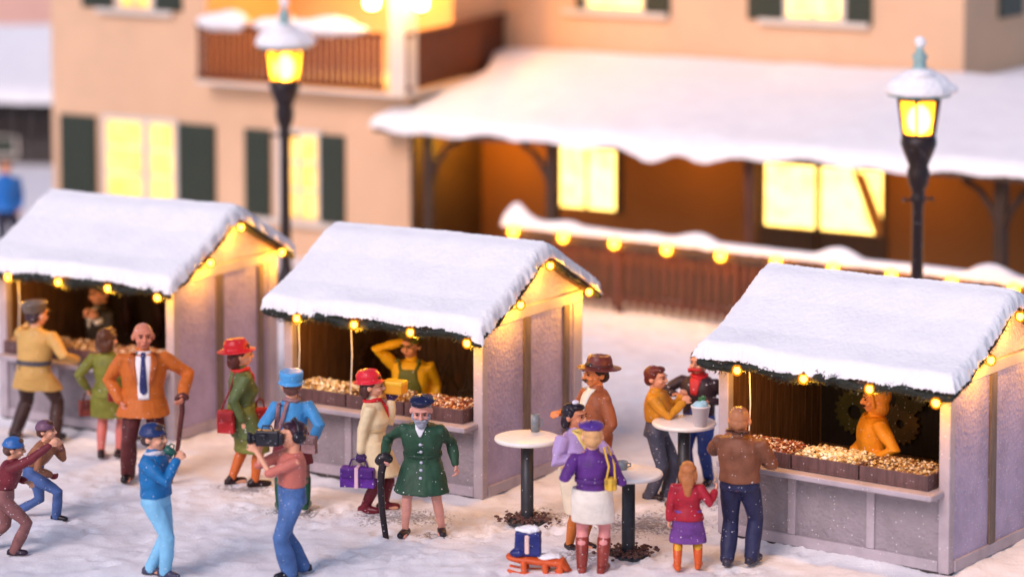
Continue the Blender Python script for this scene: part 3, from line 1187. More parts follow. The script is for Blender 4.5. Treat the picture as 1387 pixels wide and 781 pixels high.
# woman in blue with her back turned
p = Person('person in sky blue coat and round blue hat with the back turned', (396, 690), 184, 1.61,
           {'L': (-.27, .04, .86), 'R': (.25, .0, .84)}, {'L': (-.14, .02, 0), 'R': (.15, .06, 0)}, fem=True, seed=9, group=SHOP)
p.tights((120, 84, 76))
p.skirt((110, 32, 42), .52, flare=.03)
p.shoes((32, 76, 56), .34)
p.coat((66, 142, 198), .80, 'jacket', flare=.16, sleeve=1.1)
p.hair('short', (110, 70, 60))
p.hat('pillbox', (76, 156, 214))
p.scarf((146, 110, 112), False)
p.patch('strap', [(1.30, .02, .06), (1.1, .07, .11), (.92, .12, .16)], (140, 100, 104), .018, 3, True)
p.patch('strap', [(1.30, .10, .14), (1.1, .12, .16), (.92, .14, .18)], (140, 100, 104), .018, 3, True)
b0 = p.root.location
bag('satchel', 'mauve brown satchel at the right hip of the woman in the sky blue coat', (b0.x + .21, b0.y - .12, .92), (.18, .09, .22), (146, 110, 108), rz=-20, handle=False)

# cameraman
p = Person('person in salmon shirt and flared blue jeans filming with a black camera on the shoulder', (396, 778), -68, 1.66,
           {'L': (-.36, -.10, 1.36), 'R': (-.34, .08, 1.38)}, {'L': (-.02, -.10, 0), 'R': (.10, .16, 0)}, seed=10, group=SHOP, fingers=1.2,
           elbow={'L': (-.1, -.3, -.8), 'R': (-.1, .4, -.8)})
p.trousers((70, 104, 158), 1.3)
p.shoes((26, 22, 30))
p.coat((196, 110, 96), .97, 'shirt', flare=.02, grow=.012, short=True, collar=False, sleeve=.9)
p.hair('short', (60, 30, 44))
hc = p.world(p.hd((0, 0, .16)))
h = MB()
for sx in (-1, 1):
    p.hell(h, (sx * .094, .02, .15), (.03, .055, .06))
h.tube([p.hd((-.1, .02, .17)), p.hd((-.075, .02, .27)), p.hd((0, .02, .31)), p.hd((.075, .02, .27)), p.hd((.1, .02, .17))], .016, 8)
h.build('headphones', paint((28, 22, 32), .3), p.root, True)
cam_pos = V((hc.x - .25, hc.y - .10, hc.z - .02))
r = empty('video_camera', cam_pos, R(-8), 'black shoulder video camera pointed left by the person in the salmon shirt', 'video camera')
r.scale = (.6, .8, .8)
blk = paint((26, 24, 34), .3)
m = MB(); m.box(-.22, .20, -.07, .07, -.10, .11); m.build('camera_body', blk, r, False, .02)
m = MB(); m.tube([(-.22, 0, -.005), (-.30, 0, -.005)], [.058, .062], 16, round_=False); m.tube([(-.30, 0, -.005), (-.36, 0, -.005)], [.076, .082], 16, round_=False); m.build('lens', blk, r, True)
m = MB(); m.tube([(-.12, 0, .10), (-.10, 0, .165), (.06, 0, .165), (.10, 0, .10)], .014, 8); m.build('handle', blk, r, True)
m = MB(); m.tube([(-.16, -.06, .06), (-.10, -.12, .06), (-.02, -.12, .06)], .024, 10); m.build('viewfinder', blk, r, True)
m = MB(); m.box(.20, .27, -.055, .055, -.08, .07); m.build('battery', blk, r, False, .012)

# man drinking from a green cup
p = Person('person in blue jacket, navy knitted hat and pale blue trousers drinking from a green cup', (212, 779), 70, 1.64,
           {'R': (.24, -.14, 1.28), 'L': (.18, .10, 1.18)}, {'R': (.10, -.06, 0), 'L': (-.07, .08, 0)}, seed=11, group=SHOP, fingers=1.3,
           elbow={'R': (-.1, -.5, -.6), 'L': (0, .4, -.6)})
p.trousers((128, 190, 226), 1.05)
p.shoes((60, 58, 84))
p.coat((24, 108, 168), .84, 'jacket', flare=.04, sleeve=1.14)
p.hair('short', (70, 50, 46))
p.hat('knit', (34, 50, 96))
p.scarf((206, 200, 206), False)
g = p.world(p.hd((0, -.19, .06)))
cup('cup', 'dark green cup at the mouth of the person in the blue jacket', (g.x - .01, g.y - .02, g.z - .05), (20, 82, 70), .04, .05, .12, tilt=(0, R(-60), R(0)))

# woman in the cream coat with the yellow box
p = Person('person in cream coat, red cloche hat and red scarf holding up a yellow box', (506, 692), 84, 1.62,
           {'R': (-.14, -.19, .72), 'L': (.20, .08, 1.28)}, {'R': (-.09, -.05, 0), 'L': (.12, .10, 0)}, fem=True, seed=12, group=SHOP,
           elbow={'R': (-.5, -.1, 0), 'L': (.0, .1, -.9)})
p.tights((96, 40, 44))
p.shoes((104, 26, 40), .34)
p.coat((228, 206, 164), .45, flare=.10)
p.belt(.98, (206, 178, 130), .04)
p.gloves((66, 40, 84))
p.hair('bob', (78, 44, 38))
p.hat('cloche', (214, 36, 52))
p.scarf((204, 30, 40), True)
g = p.grip('R')
r = bag('shopping_bag', 'glossy purple bag with a pale strap hanging beside the cream coat', (g.x - .02, g.y - .02, g.z + .03), (.40, .16, .24), (88, 34, 138), rz=-10, stripe=(214, 176, 190))
g = p.grip('L')
r = empty('gift_box', (g.x + .05, g.y - .03, g.z + .02), R(-25), 'yellow box held up by the woman in the cream coat', 'box')
m = MB(); m.box(-.13, .13, -.09, .09, 0, .13); m.build('box_base', paint((222, 150, 22), .35), r, False, .02)
m = MB(); m.box(-.134, .134, -.094, .094, .10, .155); m.build('lid', paint((236, 178, 40), .35), r, False, .02)

# old man in the green coat
p = Person('bearded person in dark green coat and navy beret walking with a black stick', (573, 723), -6, 1.60,
           {'R': (-.42, -.12, .92), 'L': (.37, -.02, .80)}, {'R': (-.20, -.04, 0), 'L': (.21, .03, 0)}, lean=12, tilt=14, yaw=6, seed=13, group=SHOP, skin=(222, 156, 140),
           elbow={'R': (-.3, .8, .0), 'L': (.3, .8, .0)}, headk=1.32)
p.shoes((30, 24, 30))
p.coat((40, 74, 54), .51, flare=.12, grow=.034, sleeve=1.12, folds=.017)
p.belt(.93, (34, 64, 46), .05, .05)
p.patch('shirt', [(1.34, -.06, .06), (1.27, -.05, .05), (1.17, -.006, .012)], (222, 220, 226), .012, 5)
p.dots('button', [(.005, 1.08), (.005, .99), (.005, .86), (.005, .78), (.005, .70)], (186, 190, 204), .017)
p.beard((150, 152, 166))
p.hair('crop', (140, 140, 150))
p.hat('beret', (26, 30, 64))
g = p.grip('R', .07)
cane('thick black stick in the right hand of the old man in the green coat', [(g.x, g.y - .02, g.z + .02), (g.x - .03, g.y - .03, g.z - .12), (g.x - .04, g.y - .03, .6), (g.x - .02, g.y - .03, .3), (g.x + .02, g.y - .03, 0)], .045, (34, 24, 28))

# stallholder of the second stall
p = Person('person in yellow shirt, olive apron and green cap, one arm raised to the head', (-1.235, 34.05), -12, 1.72,
           {'R': (-.12, -.05, 1.62), 'L': (.27, -.10, .84)}, {'R': (-.1, 0, 0), 'L': (.1, 0, 0)}, seed=14, group=SELL, yaw=-14, tilt=4,
           elbow={'R': (-.9, -.1, .1), 'L': (.3, .6, -.2)})
p.trousers((60, 70, 40))
p.shoes((30, 26, 26))
p.coat((232, 176, 24), .84, 'shirt', flare=.02, grow=.03, sleeve=1.12)
p.patch('apron', [(1.30, -.09, .09), (1.2, -.1, .1), (1.1, -.13, .13), (.9, -.15, .15)], (92, 96, 34), .016)
for sx in (-1, 1):
    p.patch('apron_strap', [(1.43, sx * .095, sx * .13), (1.36, sx * .085, sx * .12), (1.29, sx * .065, sx * .095)], (92, 96, 34), .016, 3)
p.hair('short', (96, 60, 30))
p.hat('cap', (88, 92, 34))

# the group round the standing tables
p = Person('person with bobbed black hair in lavender blouse and cream skirt facing the woman in purple', (779, 743), 38, 1.63,
           {'R': (.06, -.24, 1.10), 'L': (.18, -.16, 1.12)}, {'R': (-.06, -.02, 0), 'L': (.09, .08, 0)}, fem=True, seed=15, group=SHOP, yaw=18, skin=(206, 132, 96),
           elbow={'R': (-.6, -.1, -.2), 'L': (.5, .3, -.3)})
p.tights((206, 116, 52))
p.shoes((34, 24, 30), slim=.9)
p.skirt((226, 208, 180), .44, flare=.01)
p.coat((176, 150, 196), .88, 'blouse', flare=.06, sleeve=1.16, grow=.03)
p.patch('shirt', [(1.36, -.06, .06), (1.25, -.045, .045), (1.14, -.004, .004)], (232, 198, 110), .012, 5)
p.hair('bob', (34, 22, 32))
b = MB()
p.hell(b, (0, -.01, .29), (.035, .03, .025))
b.build('hair_bow', paint((220, 214, 226)), p.root, True)
p = Person('person in purple jacket and purple beret with white skirt and brown boots, seen from behind', (802, 775), 172, 1.63,
           {'L': (-.27, .12, 1.10), 'R': (.20, .16, 1.06)}, {'L': (-.11, 0, 0), 'R': (.11, .02, 0)}, fem=True, seed=16, group=SHOP, yaw=10, skin=(226, 170, 134),
           elbow={'L': (-.4, -.5, -.6), 'R': (.4, -.5, -.6)})
p.tights((214, 138, 134))
p.skirt((238, 228, 214), .54, flare=.0, grow=.03)
p.shoes((138, 54, 44), .34)
p.coat((88, 40, 122), .83, 'jacket', flare=.16, sleeve=1.06)
p.belt(1.02, (80, 36, 112), .05)
p.hair('crop', (222, 168, 112))
p.hat('beret', (84, 48, 134))
b0 = p.root.location
bag('handbag', 'small yellow shoulder bag on the back of the purple jacket', (b0.x + .19, b0.y - .19, 1.08), (.13, .08, .13), (206, 160, 48), rz=-10, handle=False, shoulder=[(b0.x + .17, b0.y - .19, 1.2), (b0.x + .12, b0.y - .10, 1.38), (b0.x + .16, b0.y - .02, 1.38), (b0.x + .23, b0.y - .12, 1.2)], stripe=(214, 170, 60))
p = Person('person with brown felt hat, moustache and brown coat reaching to a mug', (.99, 32.15), -64, 1.78,
           {'R': (-.42, .02, 1.16), 'L': (.02, -.22, .86)}, {'R': (-.08, .1, 0), 'L': (.06, -.1, 0)}, seed=17, group=SHOP, skin=(214, 130, 78), lean=3,
           elbow={'R': (.0, .5, -.5), 'L': (.4, -.4, 0)})
p.trousers((86, 60, 48))
p.shoes((40, 26, 24))
p.coat((150, 84, 52), .74, flare=.08)
p.patch('shirt', [(1.46, -.075, .075), (1.3, -.06, .06), (1.16, -.02, .02)], (206, 206, 196), .012, 5)
p.hair('short', (44, 26, 24))
p.beard((40, 24, 20), True)
p.hat('fedora', (104, 46, 38), (70, 28, 28))
p = Person('person in mustard yellow sweater and slate trousers talking across the farthest standing table', (889, 674), 70, 1.58,
           {'R': (.30, -.08, 1.16), 'L': (.30, .10, 1.2)}, {'R': (-.08, -.04, 0), 'L': (.13, .06, 0)}, seed=18, group=SHOP, yaw=-6, fem=True, skin=(226, 158, 124),
           elbow={'R': (-.2, -.5, -.6), 'L': (0, .4, -.6)})
p.trousers((84, 86, 104), 1.15)
p.shoes((62, 44, 44))
p.coat((206, 140, 34), .86, 'sweater', flare=.02, sleeve=1.05)
p.hair('short', (96, 36, 26))
p = Person('person in dark jacket with red scarf and blue jeans behind the farthest table', (946, 655), -26, 1.63,
           {'R': (-.30, -.16, 1.14), 'L': (.1, -.2, 1.05)}, {'R': (-.1, 0, 0), 'L': (.12, .04, 0)}, seed=19, group=SHOP, yaw=-10, skin=(218, 150, 118),
           elbow={'R': (-.6, .1, -.3), 'L': (.6, .2, -.2)})
p.trousers((40, 66, 140))
p.shoes((30, 26, 34))
p.coat((46, 30, 36), .84, 'jacket', flare=.05)
p.patch('shirt', [(1.44, -.07, .07), (1.3, -.06, .06), (1.12, -.03, .03)], (188, 34, 36), .012, 5)
p.scarf((196, 34, 38), False)
p.hair('short', (40, 26, 26))

# girl and father at the third stall
p = Person('child with long light brown hair, red jacket, purple skirt and orange boots', (931, 770), 176, 1.17,
           {'L': (-.20, .02, .52), 'R': (.30, .08, .84)}, {'L': (-.11, -.02, 0), 'R': (.12, .04, 0)}, fem=True, seed=20, group=SHOP, headk=1.25, fingers=.8,
           elbow={'L': (-.5, -.2, 0), 'R': (.3, -.3, -.6)})
p.tights((220, 160, 40))
p.skirt((112, 64, 140), .27, flare=.03)
p.shoes((206, 88, 34), .24)
p.coat((166, 28, 48), .54, 'jacket', flare=.05, sleeve=1.1)
p.hair('long', (176, 108, 62))
p = Person('person in brown leather jacket and navy trousers seen from behind, eating at a stall counter', (1001, 763), 158, 1.74,
           {'L': (-.06, .30, 1.36), 'R': (.16, .26, 1.14)}, {'L': (-.13, -.02, 0), 'R': (.14, .04, 0)}, seed=21, group=SHOP, yaw=6, skin=(214, 146, 106),
           elbow={'L': (-.7, -.1, -.55), 'R': (.5, -.3, -.4)})
p.trousers((36, 38, 74), 1.1)
p.shoes((52, 46, 62))
p.coat((122, 74, 52), .88, 'jacket', flare=.02, grow=.035, sleeve=1.18, folds=.018)
p.patch('collar', [(1.50, -.1, .1), (1.45, -.12, .12)], (104, 60, 42), .014, 9, True)
p.hair('crop', (168, 108, 72))

# stallholder of the third stall
p = Person('person in orange hooded pullover with dark moustache behind a counter near toothed wreaths', (4.02, 30.85), -82, 1.76,
           {'L': (-.05, -.24, .98), 'R': (-.2, .15, 1.0)}, {'R': (0, .1, 0), 'L': (0, -.1, 0)}, seed=22, group=SELL, skin=(226, 150, 96),
           elbow={'R': (.3, .5, -.2), 'L': (.4, -.4, -.2)})
p.trousers((70, 52, 36))
p.shoes((30, 26, 26))
p.coat((228, 146, 30), .84, 'pullover', flare=.02, grow=.03, sleeve=1.1)
p.hat('hood', (216, 140, 52))
p.beard((40, 26, 20), True)

# two far-off figures on the left
p = Person('far-off blurred person in bright blue coat at the edge of the alley', (9, 345), 30, 1.75,
           {'R': (-.25, 0, .85), 'L': (.25, 0, .85)}, {'R': (-.1, 0, 0), 'L': (.1, 0, 0)}, seed=23)
p.trousers((40, 40, 60))
p.shoes((30, 26, 26))
p.coat((30, 110, 190), .80)
p.hair('short', (60, 40, 30))
# =================================================================== market stalls
W_, D_ = 2.89, 2.25
RAFT = [(-.28, 2.06), (.1, 2.20), (.62, 2.47), (1.17, 2.82), (1.75, 2.50), (2.45, 2.14)]


def roof_z(v):
    return np.interp(v, [a for a, b in RAFT], [b for a, b in RAFT])


def tray(root, u0, u1, label, goods, seed, group):
    """a shallow wooden tray heaped with goods; stands on the counter"""
    M = root.matrix_world
    c = M @ V(((u0 + u1) / 2, 0, 0))
    r = empty('sweet_tray', M @ V(((u0 + u1) / 2, .10, .945)), root.rotation_euler.z, label, 'tray', group)
    w = (u1 - u0) / 2 - .008
    m = MB()
    m.box(-w, w, -.25, .25, .002, .03)
    m.box(-w, w, -.25, -.225, .03, .165)
    m.box(-w, w, .225, .25, .03, .165)
    m.box(-w, -w + .025, -.225, .225, .03, .165)
    m.box(w - .025, w, -.225, .225, .03, .165)
    m.build('tray_box', 'tray_wood', r, False, .006)
    rnd = random.Random(seed)
    g = MB()
    nx, ny = 40, 22
    # the heap itself
    for i in range(nx + 1):
        for j in range(ny + 1):
            x = -w + .026 + (2 * w - .052) * i / nx
            y = -.224 + .448 * j / ny
            ex = min(1, min(i, nx - i) / 4) * min(1, min(j, ny - j) / 3)
            g.v.append((x, y, .125 + .045 * ex + .02 * rnd.random()))
            g.tint.append(rnd.random() ** 1.5)
    for i in range(nx):
        for j in range(ny):
            a = i * (ny + 1) + j
            g.f.append((a, a + ny + 1, a + ny + 2, a + 1))
    big = goods == 'popcorn'
    for q in range(520 if not big else 330):
        x = rnd.uniform(-w + .03, w - .03)
        y = rnd.uniform(-.22, .22)
        e = min(1, min(x + w, w - x) / .1, (y + .25) / .08, (.25 - y) / .08)
        z = .145 + .055 * max(0, e) + rnd.uniform(-.012, .014)
        s = rnd.uniform(.011, .022) * (1.7 if big else 1)
        rot = Matrix.Rotation(rnd.uniform(0, 6.28), 3, 'Z') @ Matrix.Rotation(rnd.uniform(-.9, .9), 3, 'X')
        o = len(g.v)
        sx, sy, sz = s * rnd.uniform(.8, 1.5), s * rnd.uniform(.7, 1.1), s * rnd.uniform(.4, .8)
        for d in ((1, 0, 0), (0, 1, 0), (-1, 0, 0), (0, -1, 0), (0, 0, 1), (0, 0, -1)):
            pt = rot @ V((d[0] * sx, d[1] * sy, d[2] * sz))
            g.v.append((x + pt.x, y + pt.y, z + pt.z))
        t = rnd.random()
        g.tint.extend([t] * 6)
        for a, b in ((0, 1), (1, 2), (2, 3), (3, 0)):
            g.f.append((o + a, o + b, o + 4))
            g.f.append((o + b, o + a, o + 5))
    g.build('sweets', goods, r, False, kind='stuff')
    return r


def stall(label, loc, a, seed, plank_side, garland_top, tray_names, snow_front):
    r = empty('market_stall', (loc[0], loc[1], 0), -a, label, 'market stall', 'snow-roofed market stalls')
    bpy.context.view_layer.update()
    w, d = W_, D_
    P = lambda name, mat, boxes, bev=.01, **k: _p(r, name, mat, boxes, bev, **k)
    # plinth under the walls, on the snow
    P('plinth', 'plinth', [(-w + .02, -.02, .02, d - .02, -.05, .055)], .004)
    # floor
    P('floor', 'black_wood', [(-w + .08, -.08, .08, d - .08, .056, .10)], 0)
    # front wall below the counter: panel, rails, stiles
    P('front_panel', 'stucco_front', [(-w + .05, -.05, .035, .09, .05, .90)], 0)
    P('front_frame', 'frame_paint', [(-w + .135, -.135, 0.004, .07, .045, .17), (-w + .135, -.135, 0.004, .07, .80, .885)] +
      [(u - .05, u + .05, .006, .07, .171, .799) for u in (-1.94, -.955)], .012)
    P('counter', 'frame_paint', [(-w + .16, -.06, -.30, .42, .875, .94)], .014)
    # posts
    for u in (-w, -.13):
        P('corner_post', 'frame_paint', [(u, u + .13, -.002, .12, .04, 2.10)], .014)
    # side walls
    for side in (0, 1):
        x1 = 0 if side else -w + .05
        x0 = -.05 if side else -w
        sg = 1 if side else -1
        P('side_panel', 'stucco', [(x0 + .012, x1 - .012, .11, d - .11, .05, 2.05)], 0)
        face = 0 if side else -w
        fb = lambda v0, v1, z0, z1, pr=.022: (face - .03 if side else face - pr, face + pr if side else face + .03, v0, v1, z0, z1)
        P('side_rail', 'frame_paint', [fb(.121, d - .1, .042, .17, .018)], .012)
        P('wall_plate', 'frame_paint', [fb(-.02, d + .02, 2.052, 2.19, .024)], .012)
        P('timber_post', 'post_wood', [fb(.92, 1.06, .172, 2.05, .02)], .01)
        P('timber_post', 'post_wood', [fb(1.84, 1.97, .172, 2.05, .02)], .01)
        P('corner_post', 'frame_paint', [fb(2.07, d + .02, .04, 2.05, .02)], .012)
        # gable triangle
        g = MB()
        vs = [(v, float(roof_z(v)) - .02) for v in np.linspace(-.02, d + .02, 24)]
        xs = (x0 + .012, x1 - .012)
        n = len(vs)
        pts = [(xs[0], v, z) for v, z in vs] + [(xs[1], v, z) for v, z in vs] + [(xs[0], v, 2.06) for v, z in vs] + [(xs[1], v, 2.06) for v, z in vs]
        fs = []
        for i in range(n - 1):
            fs += [(i, i + 1, n + i + 1, n + i), (2 * n + i, 2 * n + i + 1, i + 1, i), (n + i, n + i + 1, 3 * n + i + 1, 3 * n + i), (3 * n + i, 3 * n + i + 1, 2 * n + i + 1, 2 * n + i)]
        fs += [(0, n, 3 * n, 2 * n), (n - 1, 3 * n - 1, 4 * n - 1, 2 * n - 1)]
        g.add(pts, fs)
        g.build('gable', 'stucco', r)
        # rafter along the gable
        for (va, za), (vb, zb) in zip(RAFT[:-1], RAFT[1:]):
            pass
    # back wall of planks, one part
    m = MB()
    rnd = random.Random(seed)
    x = -w + .06
    while x < -.07:
        x2 = min(-.06, x + rnd.uniform(.13, .19))
        m.box(x + .004, x2 - .004, d - .10 - rnd.uniform(0, .012), d - .03, .1, 2.2)
        x = x2
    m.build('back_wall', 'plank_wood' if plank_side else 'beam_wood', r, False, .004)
    # lining of planks on the inside of the far end wall
    m = MB()
    y = .13
    while y < d - .12:
        y2 = min(d - .11, y + rnd.uniform(.14, .2))
        m.box(-w + .052, -w + .07 + rnd.uniform(0, .01), y + .004, y2 - .004, .1, 2.18)
        y = y2
    m.build('end_lining', 'plank_wood', r, False, .004)
    m = MB()
    m.box(-.068, -.052, .13, d - .11, .1, 2.18)
    m.build('end_lining', 'beam_wood', r)
    # roof boards
    m = MB()
    n = len(RAFT)
    pts, fs = [], []
    us = (-w - .1, .16)
    for k, u in enumerate(us):
        for v, z in RAFT:
            pts.append((u, v, z))
        for v, z in RAFT:
            pts.append((u, v, z - .05))
    for i in range(n - 1):
        fs += [(i, i + 1, 2 * n + i + 1, 2 * n + i), (n + i, 3 * n + i, 3 * n + i + 1, n + i + 1), (i, n + i, n + i + 1, i + 1), (2 * n + i, 2 * n + i + 1, 3 * n + i + 1, 3 * n + i)]
    fs += [(0, 2 * n, 3 * n, n), (n - 1, 2 * n - 1, 4 * n - 1, 3 * n - 1)]
    m.add(pts, fs)
    roof = m.build('roof', 'dark_wood', r)
    # snow on the roof
    u0, u1 = -w - .13, .20
    rs = np.random.RandomState(seed)
    ph = rs.rand(6) * 6.28

    def f(A, B):
        u = u0 + (u1 - u0) * A
        t = -.31 + (2.50 + .31) * B
        z = roof_z(t) + .008
        # round the ridge over
        z = z - .05 * np.exp(-((t - 1.17) / .14) ** 2)
        return np.stack([u, t, z], 1)

    def hang(A, B, su, sv):
        e = np.clip(1 - sv / .42, 0, 1) ** 1.5
        s = .022 * (np.sin(su * 2.1 + ph[0]) + .7 * np.sin(su * 4.7 + ph[1]) + .4 * np.sin(su * 9 + ph[2]))
        corner = np.clip(1 - (su[-1] - su) / .5, 0, 1) ** 2
        s = s + snow_front * corner
        e2 = np.clip(1 - (sv[-1] - sv) / .4, 0, 1) ** 1.5
        return e * np.maximum(s, -.03) + e2 * .02
    snow_sheet('roof_snow', f, 190, 170, u1 - u0, 3.2, .17, roof, .11, .05, seed, .0, hang, .016)
    # snow drifted against the foot of the walls
    trays = []
    tw = (w - .36) / 3
    for i, (nm, goods) in enumerate(tray_names):
        tray(r, -w + .19 + i * tw, -w + .19 + (i + 1) * tw, nm, goods, seed * 10 + i, 'trays of sweets on the stall counters')
    return r


def _p(r, name, mat, boxes, bev=.01, **k):
    m = MB()
    for b in boxes:
        m.box(*b)
    return m.build(name, mat, r, False, bev, **k)


def needles(m, path, rad, count, rnd, ln=.06):
    """a rope of fir sprigs"""
    L = [0]
    for a, b in zip(path[:-1], path[1:]):
        L.append(L[-1] + (b - a).length)
    for q in range(count):
        t = rnd.uniform(0, L[-1])
        i = max(k for k in range(len(path) - 1) if L[k] <= t)
        a, b = path[i], path[i + 1]
        d = (b - a).normalized()
        c = a.lerp(b, (t - L[i]) / max(1e-6, L[i + 1] - L[i]))
        o = V((rnd.gauss(0, 1), rnd.gauss(0, 1), rnd.gauss(0, 1))).normalized()
        e = c + o * rad * rnd.uniform(.3, 1.0)
        dirn = (o + d * rnd.choice((-1, 1)) * .9).normalized()
        s = dirn.cross(V((rnd.random(), rnd.random(), rnd.random()))).normalized() * .006
        tip = e + dirn * ln * rnd.uniform(.5, 1.1)
        th = s.cross(dirn).normalized() * .004
        m.add([e - s, e + s, e + th * 1.5, tip], [(0, 1, 3), (1, 2, 3), (2, 0, 3), (0, 2, 1)])


def garland(root, label, seed, sag, extra_left=False):
    """fir garland with glowing bulbs under the eaves and along the near gable"""
    r = empty('light_garland', root.location, root.rotation_euler.z, label, 'light garland', 'bulb garlands on the stall eaves')
    rnd = random.Random(seed)
    w = W_
    path = []
    for i in range(25):
        u = -w - .06 + (w + .20) * i / 24
        path.append(V((u, -.275 + .01 * math.sin(i * 1.3), 2.015 + .025 * math.sin(i * .9 + seed) - sag * max(0, (i - 18) / 6) ** 2)))
    gp_ = []
    for i in range(15):
        v = -.25 + (1.17 + .25) * i / 14
        gp_.append(V((.165, v, float(roof_z(v)) - .05 + .012 * math.sin(i * 1.7))))
    for i in range(1, 12):
        v = 1.17 + (2.42 - 1.17) * i / 11
        gp_.append(V((.165, v, float(roof_z(v)) - .055 + .012 * math.sin(i * 2.1))))
    m = MB()
    m.tube(path, [.05 + .014 * math.sin(i * 2.3) for i in range(25)], 8)
    m.tube(gp_, [.024 + .008 * math.sin(i * 2.3) for i in range(len(gp_))], 8)
    needles(m, path, .075, 1900, rnd)
    needles(m, gp_, .038, 900, rnd, .045)
    m.build('fir_rope', 'garland', r)
    spots = [(-2.44, -.335, 2.00), (-1.60, -.335, 2.01), (-.79, -.335, 2.00), (.0, -.335, 1.955), (.20, .52, 2.29), (.205, 1.19, 2.66), (.20, 2.12, 2.20)]
    if extra_left:
        spots.append((-w - .15, .0, 2.07))
    for (u, v, z) in spots:
        b = MB()
        b.ell((u, v, z), (.060, .060, .066), None, 16, 10)
        bo = b.build('bulb', 'bulb_shell', r, True)
        b = MB()
        b.ell((u, v, z), (.037, .037, .042), None, 12, 8)
        b.build('filament', 'bulb_glow', bo, True)
        c = MB()
        c.tube([(u, v, z + .03), (u, v, z + .06)], .018, 8)
        c.build('bulb_holder', 'wire', r, True)
        p = root.matrix_world @ V((u + (.03 if u > .1 else 0), v + (.05 if v < 0 else 0), z - .085))
        point_light('bulb_light', p, BULB_W * (1 if u > .1 else .5), WARM, .03)
    return r


BULB_W = 10.5
GROUP_HANG = 'white strings hanging in the stall openings'
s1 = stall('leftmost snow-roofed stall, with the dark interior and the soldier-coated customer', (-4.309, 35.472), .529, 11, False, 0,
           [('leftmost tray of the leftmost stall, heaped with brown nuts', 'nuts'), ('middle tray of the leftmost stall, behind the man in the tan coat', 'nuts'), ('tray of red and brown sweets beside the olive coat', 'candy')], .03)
s2 = stall('middle snow-roofed stall, with the yellow-shirted vendor and a curled roof corner', (-.345, 32.538), .558, 12, True, 0,
           [('tray heaped with large pale biscuits at the left of the middle stall', 'popcorn'), ('tray of brown nuts behind the woman in the cream coat', 'nuts'), ('tray of golden and red sweets behind the old man in the green coat', 'candy')], .10)
s3 = stall('rightmost snow-roofed stall, with the toothed green wreaths and the orange hooded vendor', (4.637, 29.352), .633, 13, True, 0,
           [('tray with red sweets beside the brown leather jacket', 'candy'), ('middle tray of the rightmost stall, full of pale chips', 'popcorn'), ('rightmost tray of pale brown sweets, at the corner post of the nearest stall', 'nuts')], .02)
bpy.context.view_layer.update()
garland(s1, 'fir garland with glowing bulbs around the eaves of the leftmost stall', 1, .03)
garland(s2, 'fir garland with glowing bulbs around the eaves of the middle stall', 2, .05)
garland(s3, 'fir garland with glowing bulbs around the eaves of the rightmost stall', 3, .0, True)

# strings hanging in the openings
for st, u, nm in ((s2, -2.62, 'thin white string hanging inside the left post of the middle stall'), (s2, -1.84, 'thin white string hanging before the planks of the middle stall'), (s3, -2.45, 'thin white string hanging behind the man in the leather jacket'), (s1, -2.5, 'thin white string hanging inside the left post of the leftmost stall')):
    m = MB()
    m.tube([(0, 0, 0), (.015, 0, -.45), (-.005, 0, -.93)], .008, 6)
    o = m.build('hanging_string', 'white_wire')
    o.location = st.matrix_world @ V((u, -.06, 2.02))
    tag(o, nm, 'string', GROUP_HANG)


# things on the back walls
def wreath(st, u, v, z, ro, ri, teeth, color, label, lean=0):
    m = MB()
    n = teeth * 4
    rings = []
    prof = [(0, -.02), (0, .02)]
    fo, bo, fi, bi = [], [], [], []
    for i in range(n):
        t = 2 * math.pi * i / n
        rr = ro * (1.0 if i % 4 in (0, 1) else .87)
        fo.append((rr * math.cos(t), -.03, rr * math.sin(t)))
        bo.append((rr * math.cos(t), .02, rr * math.sin(t)))
        fi.append((ri * math.cos(t), -.035, ri * math.sin(t)))
        bi.append((ri * math.cos(t), .02, ri * math.sin(t)))
    fs = []
    for i in range(n):
        j = (i + 1) % n
        fs += [(i, j, 2 * n + j, 2 * n + i), (n + i, 3 * n + i, 3 * n + j, n + j), (i, n + i, n + j, j), (2 * n + i, 2 * n + j, 3 * n + j, 3 * n + i)]
    m.add(fo + bo + fi + bi, fs)
    o = m.build('wreath', paint(color, .5), None, False, .006)
    o.location = st.matrix_world @ V((u, v, z))
    o.rotation_euler = (0, 0, st.rotation_euler.z)
    return tag(o, label, 'wreath', 'wreaths on the stall back walls')


P_BOARD = MB()
P_BOARD.box(-1.28, 1.28, -.012, .012, -.6, .6)
o = P_BOARD.build('dark_board', 'black_wood', None, False, .006)
o.location = s3.matrix_world @ V((-1.5, D_ - .135, 1.30))
o.rotation_euler = (0, 0, s3.rotation_euler.z)
tag(o, 'dark board on the back wall of the rightmost stall, behind the wreaths', 'board')
wreath(s3, -2.30, D_ - .18, 1.12, .27, .085, 18, (84, 80, 34), 'toothed olive wreath with a dark centre, left of the orange hooded vendor')
wreath(s3, -1.70, D_ - .18, 1.06, .25, .05, 18, (90, 68, 32), 'brownish toothed wreath right of the orange hooded vendor')
wreath(s3, -1.55, D_ - .22, 1.42, .22, .05, 14, (66, 58, 28), 'small dark wreath above the brownish one')
wreath(s2, -2.60, D_ - .16, 1.06, .21, .06, 14, (104, 66, 40), 'round tan wreath just behind the raised arm of the yellow vendor')
w = wreath(s2, -2.76, 1.62, 1.10, .22, .09, 14, (84, 52, 30), 'dark brown wreath on the planks left of the yellow vendor')
w.rotation_euler.z += R(90)
rnd = random.Random(4)
m = MB()
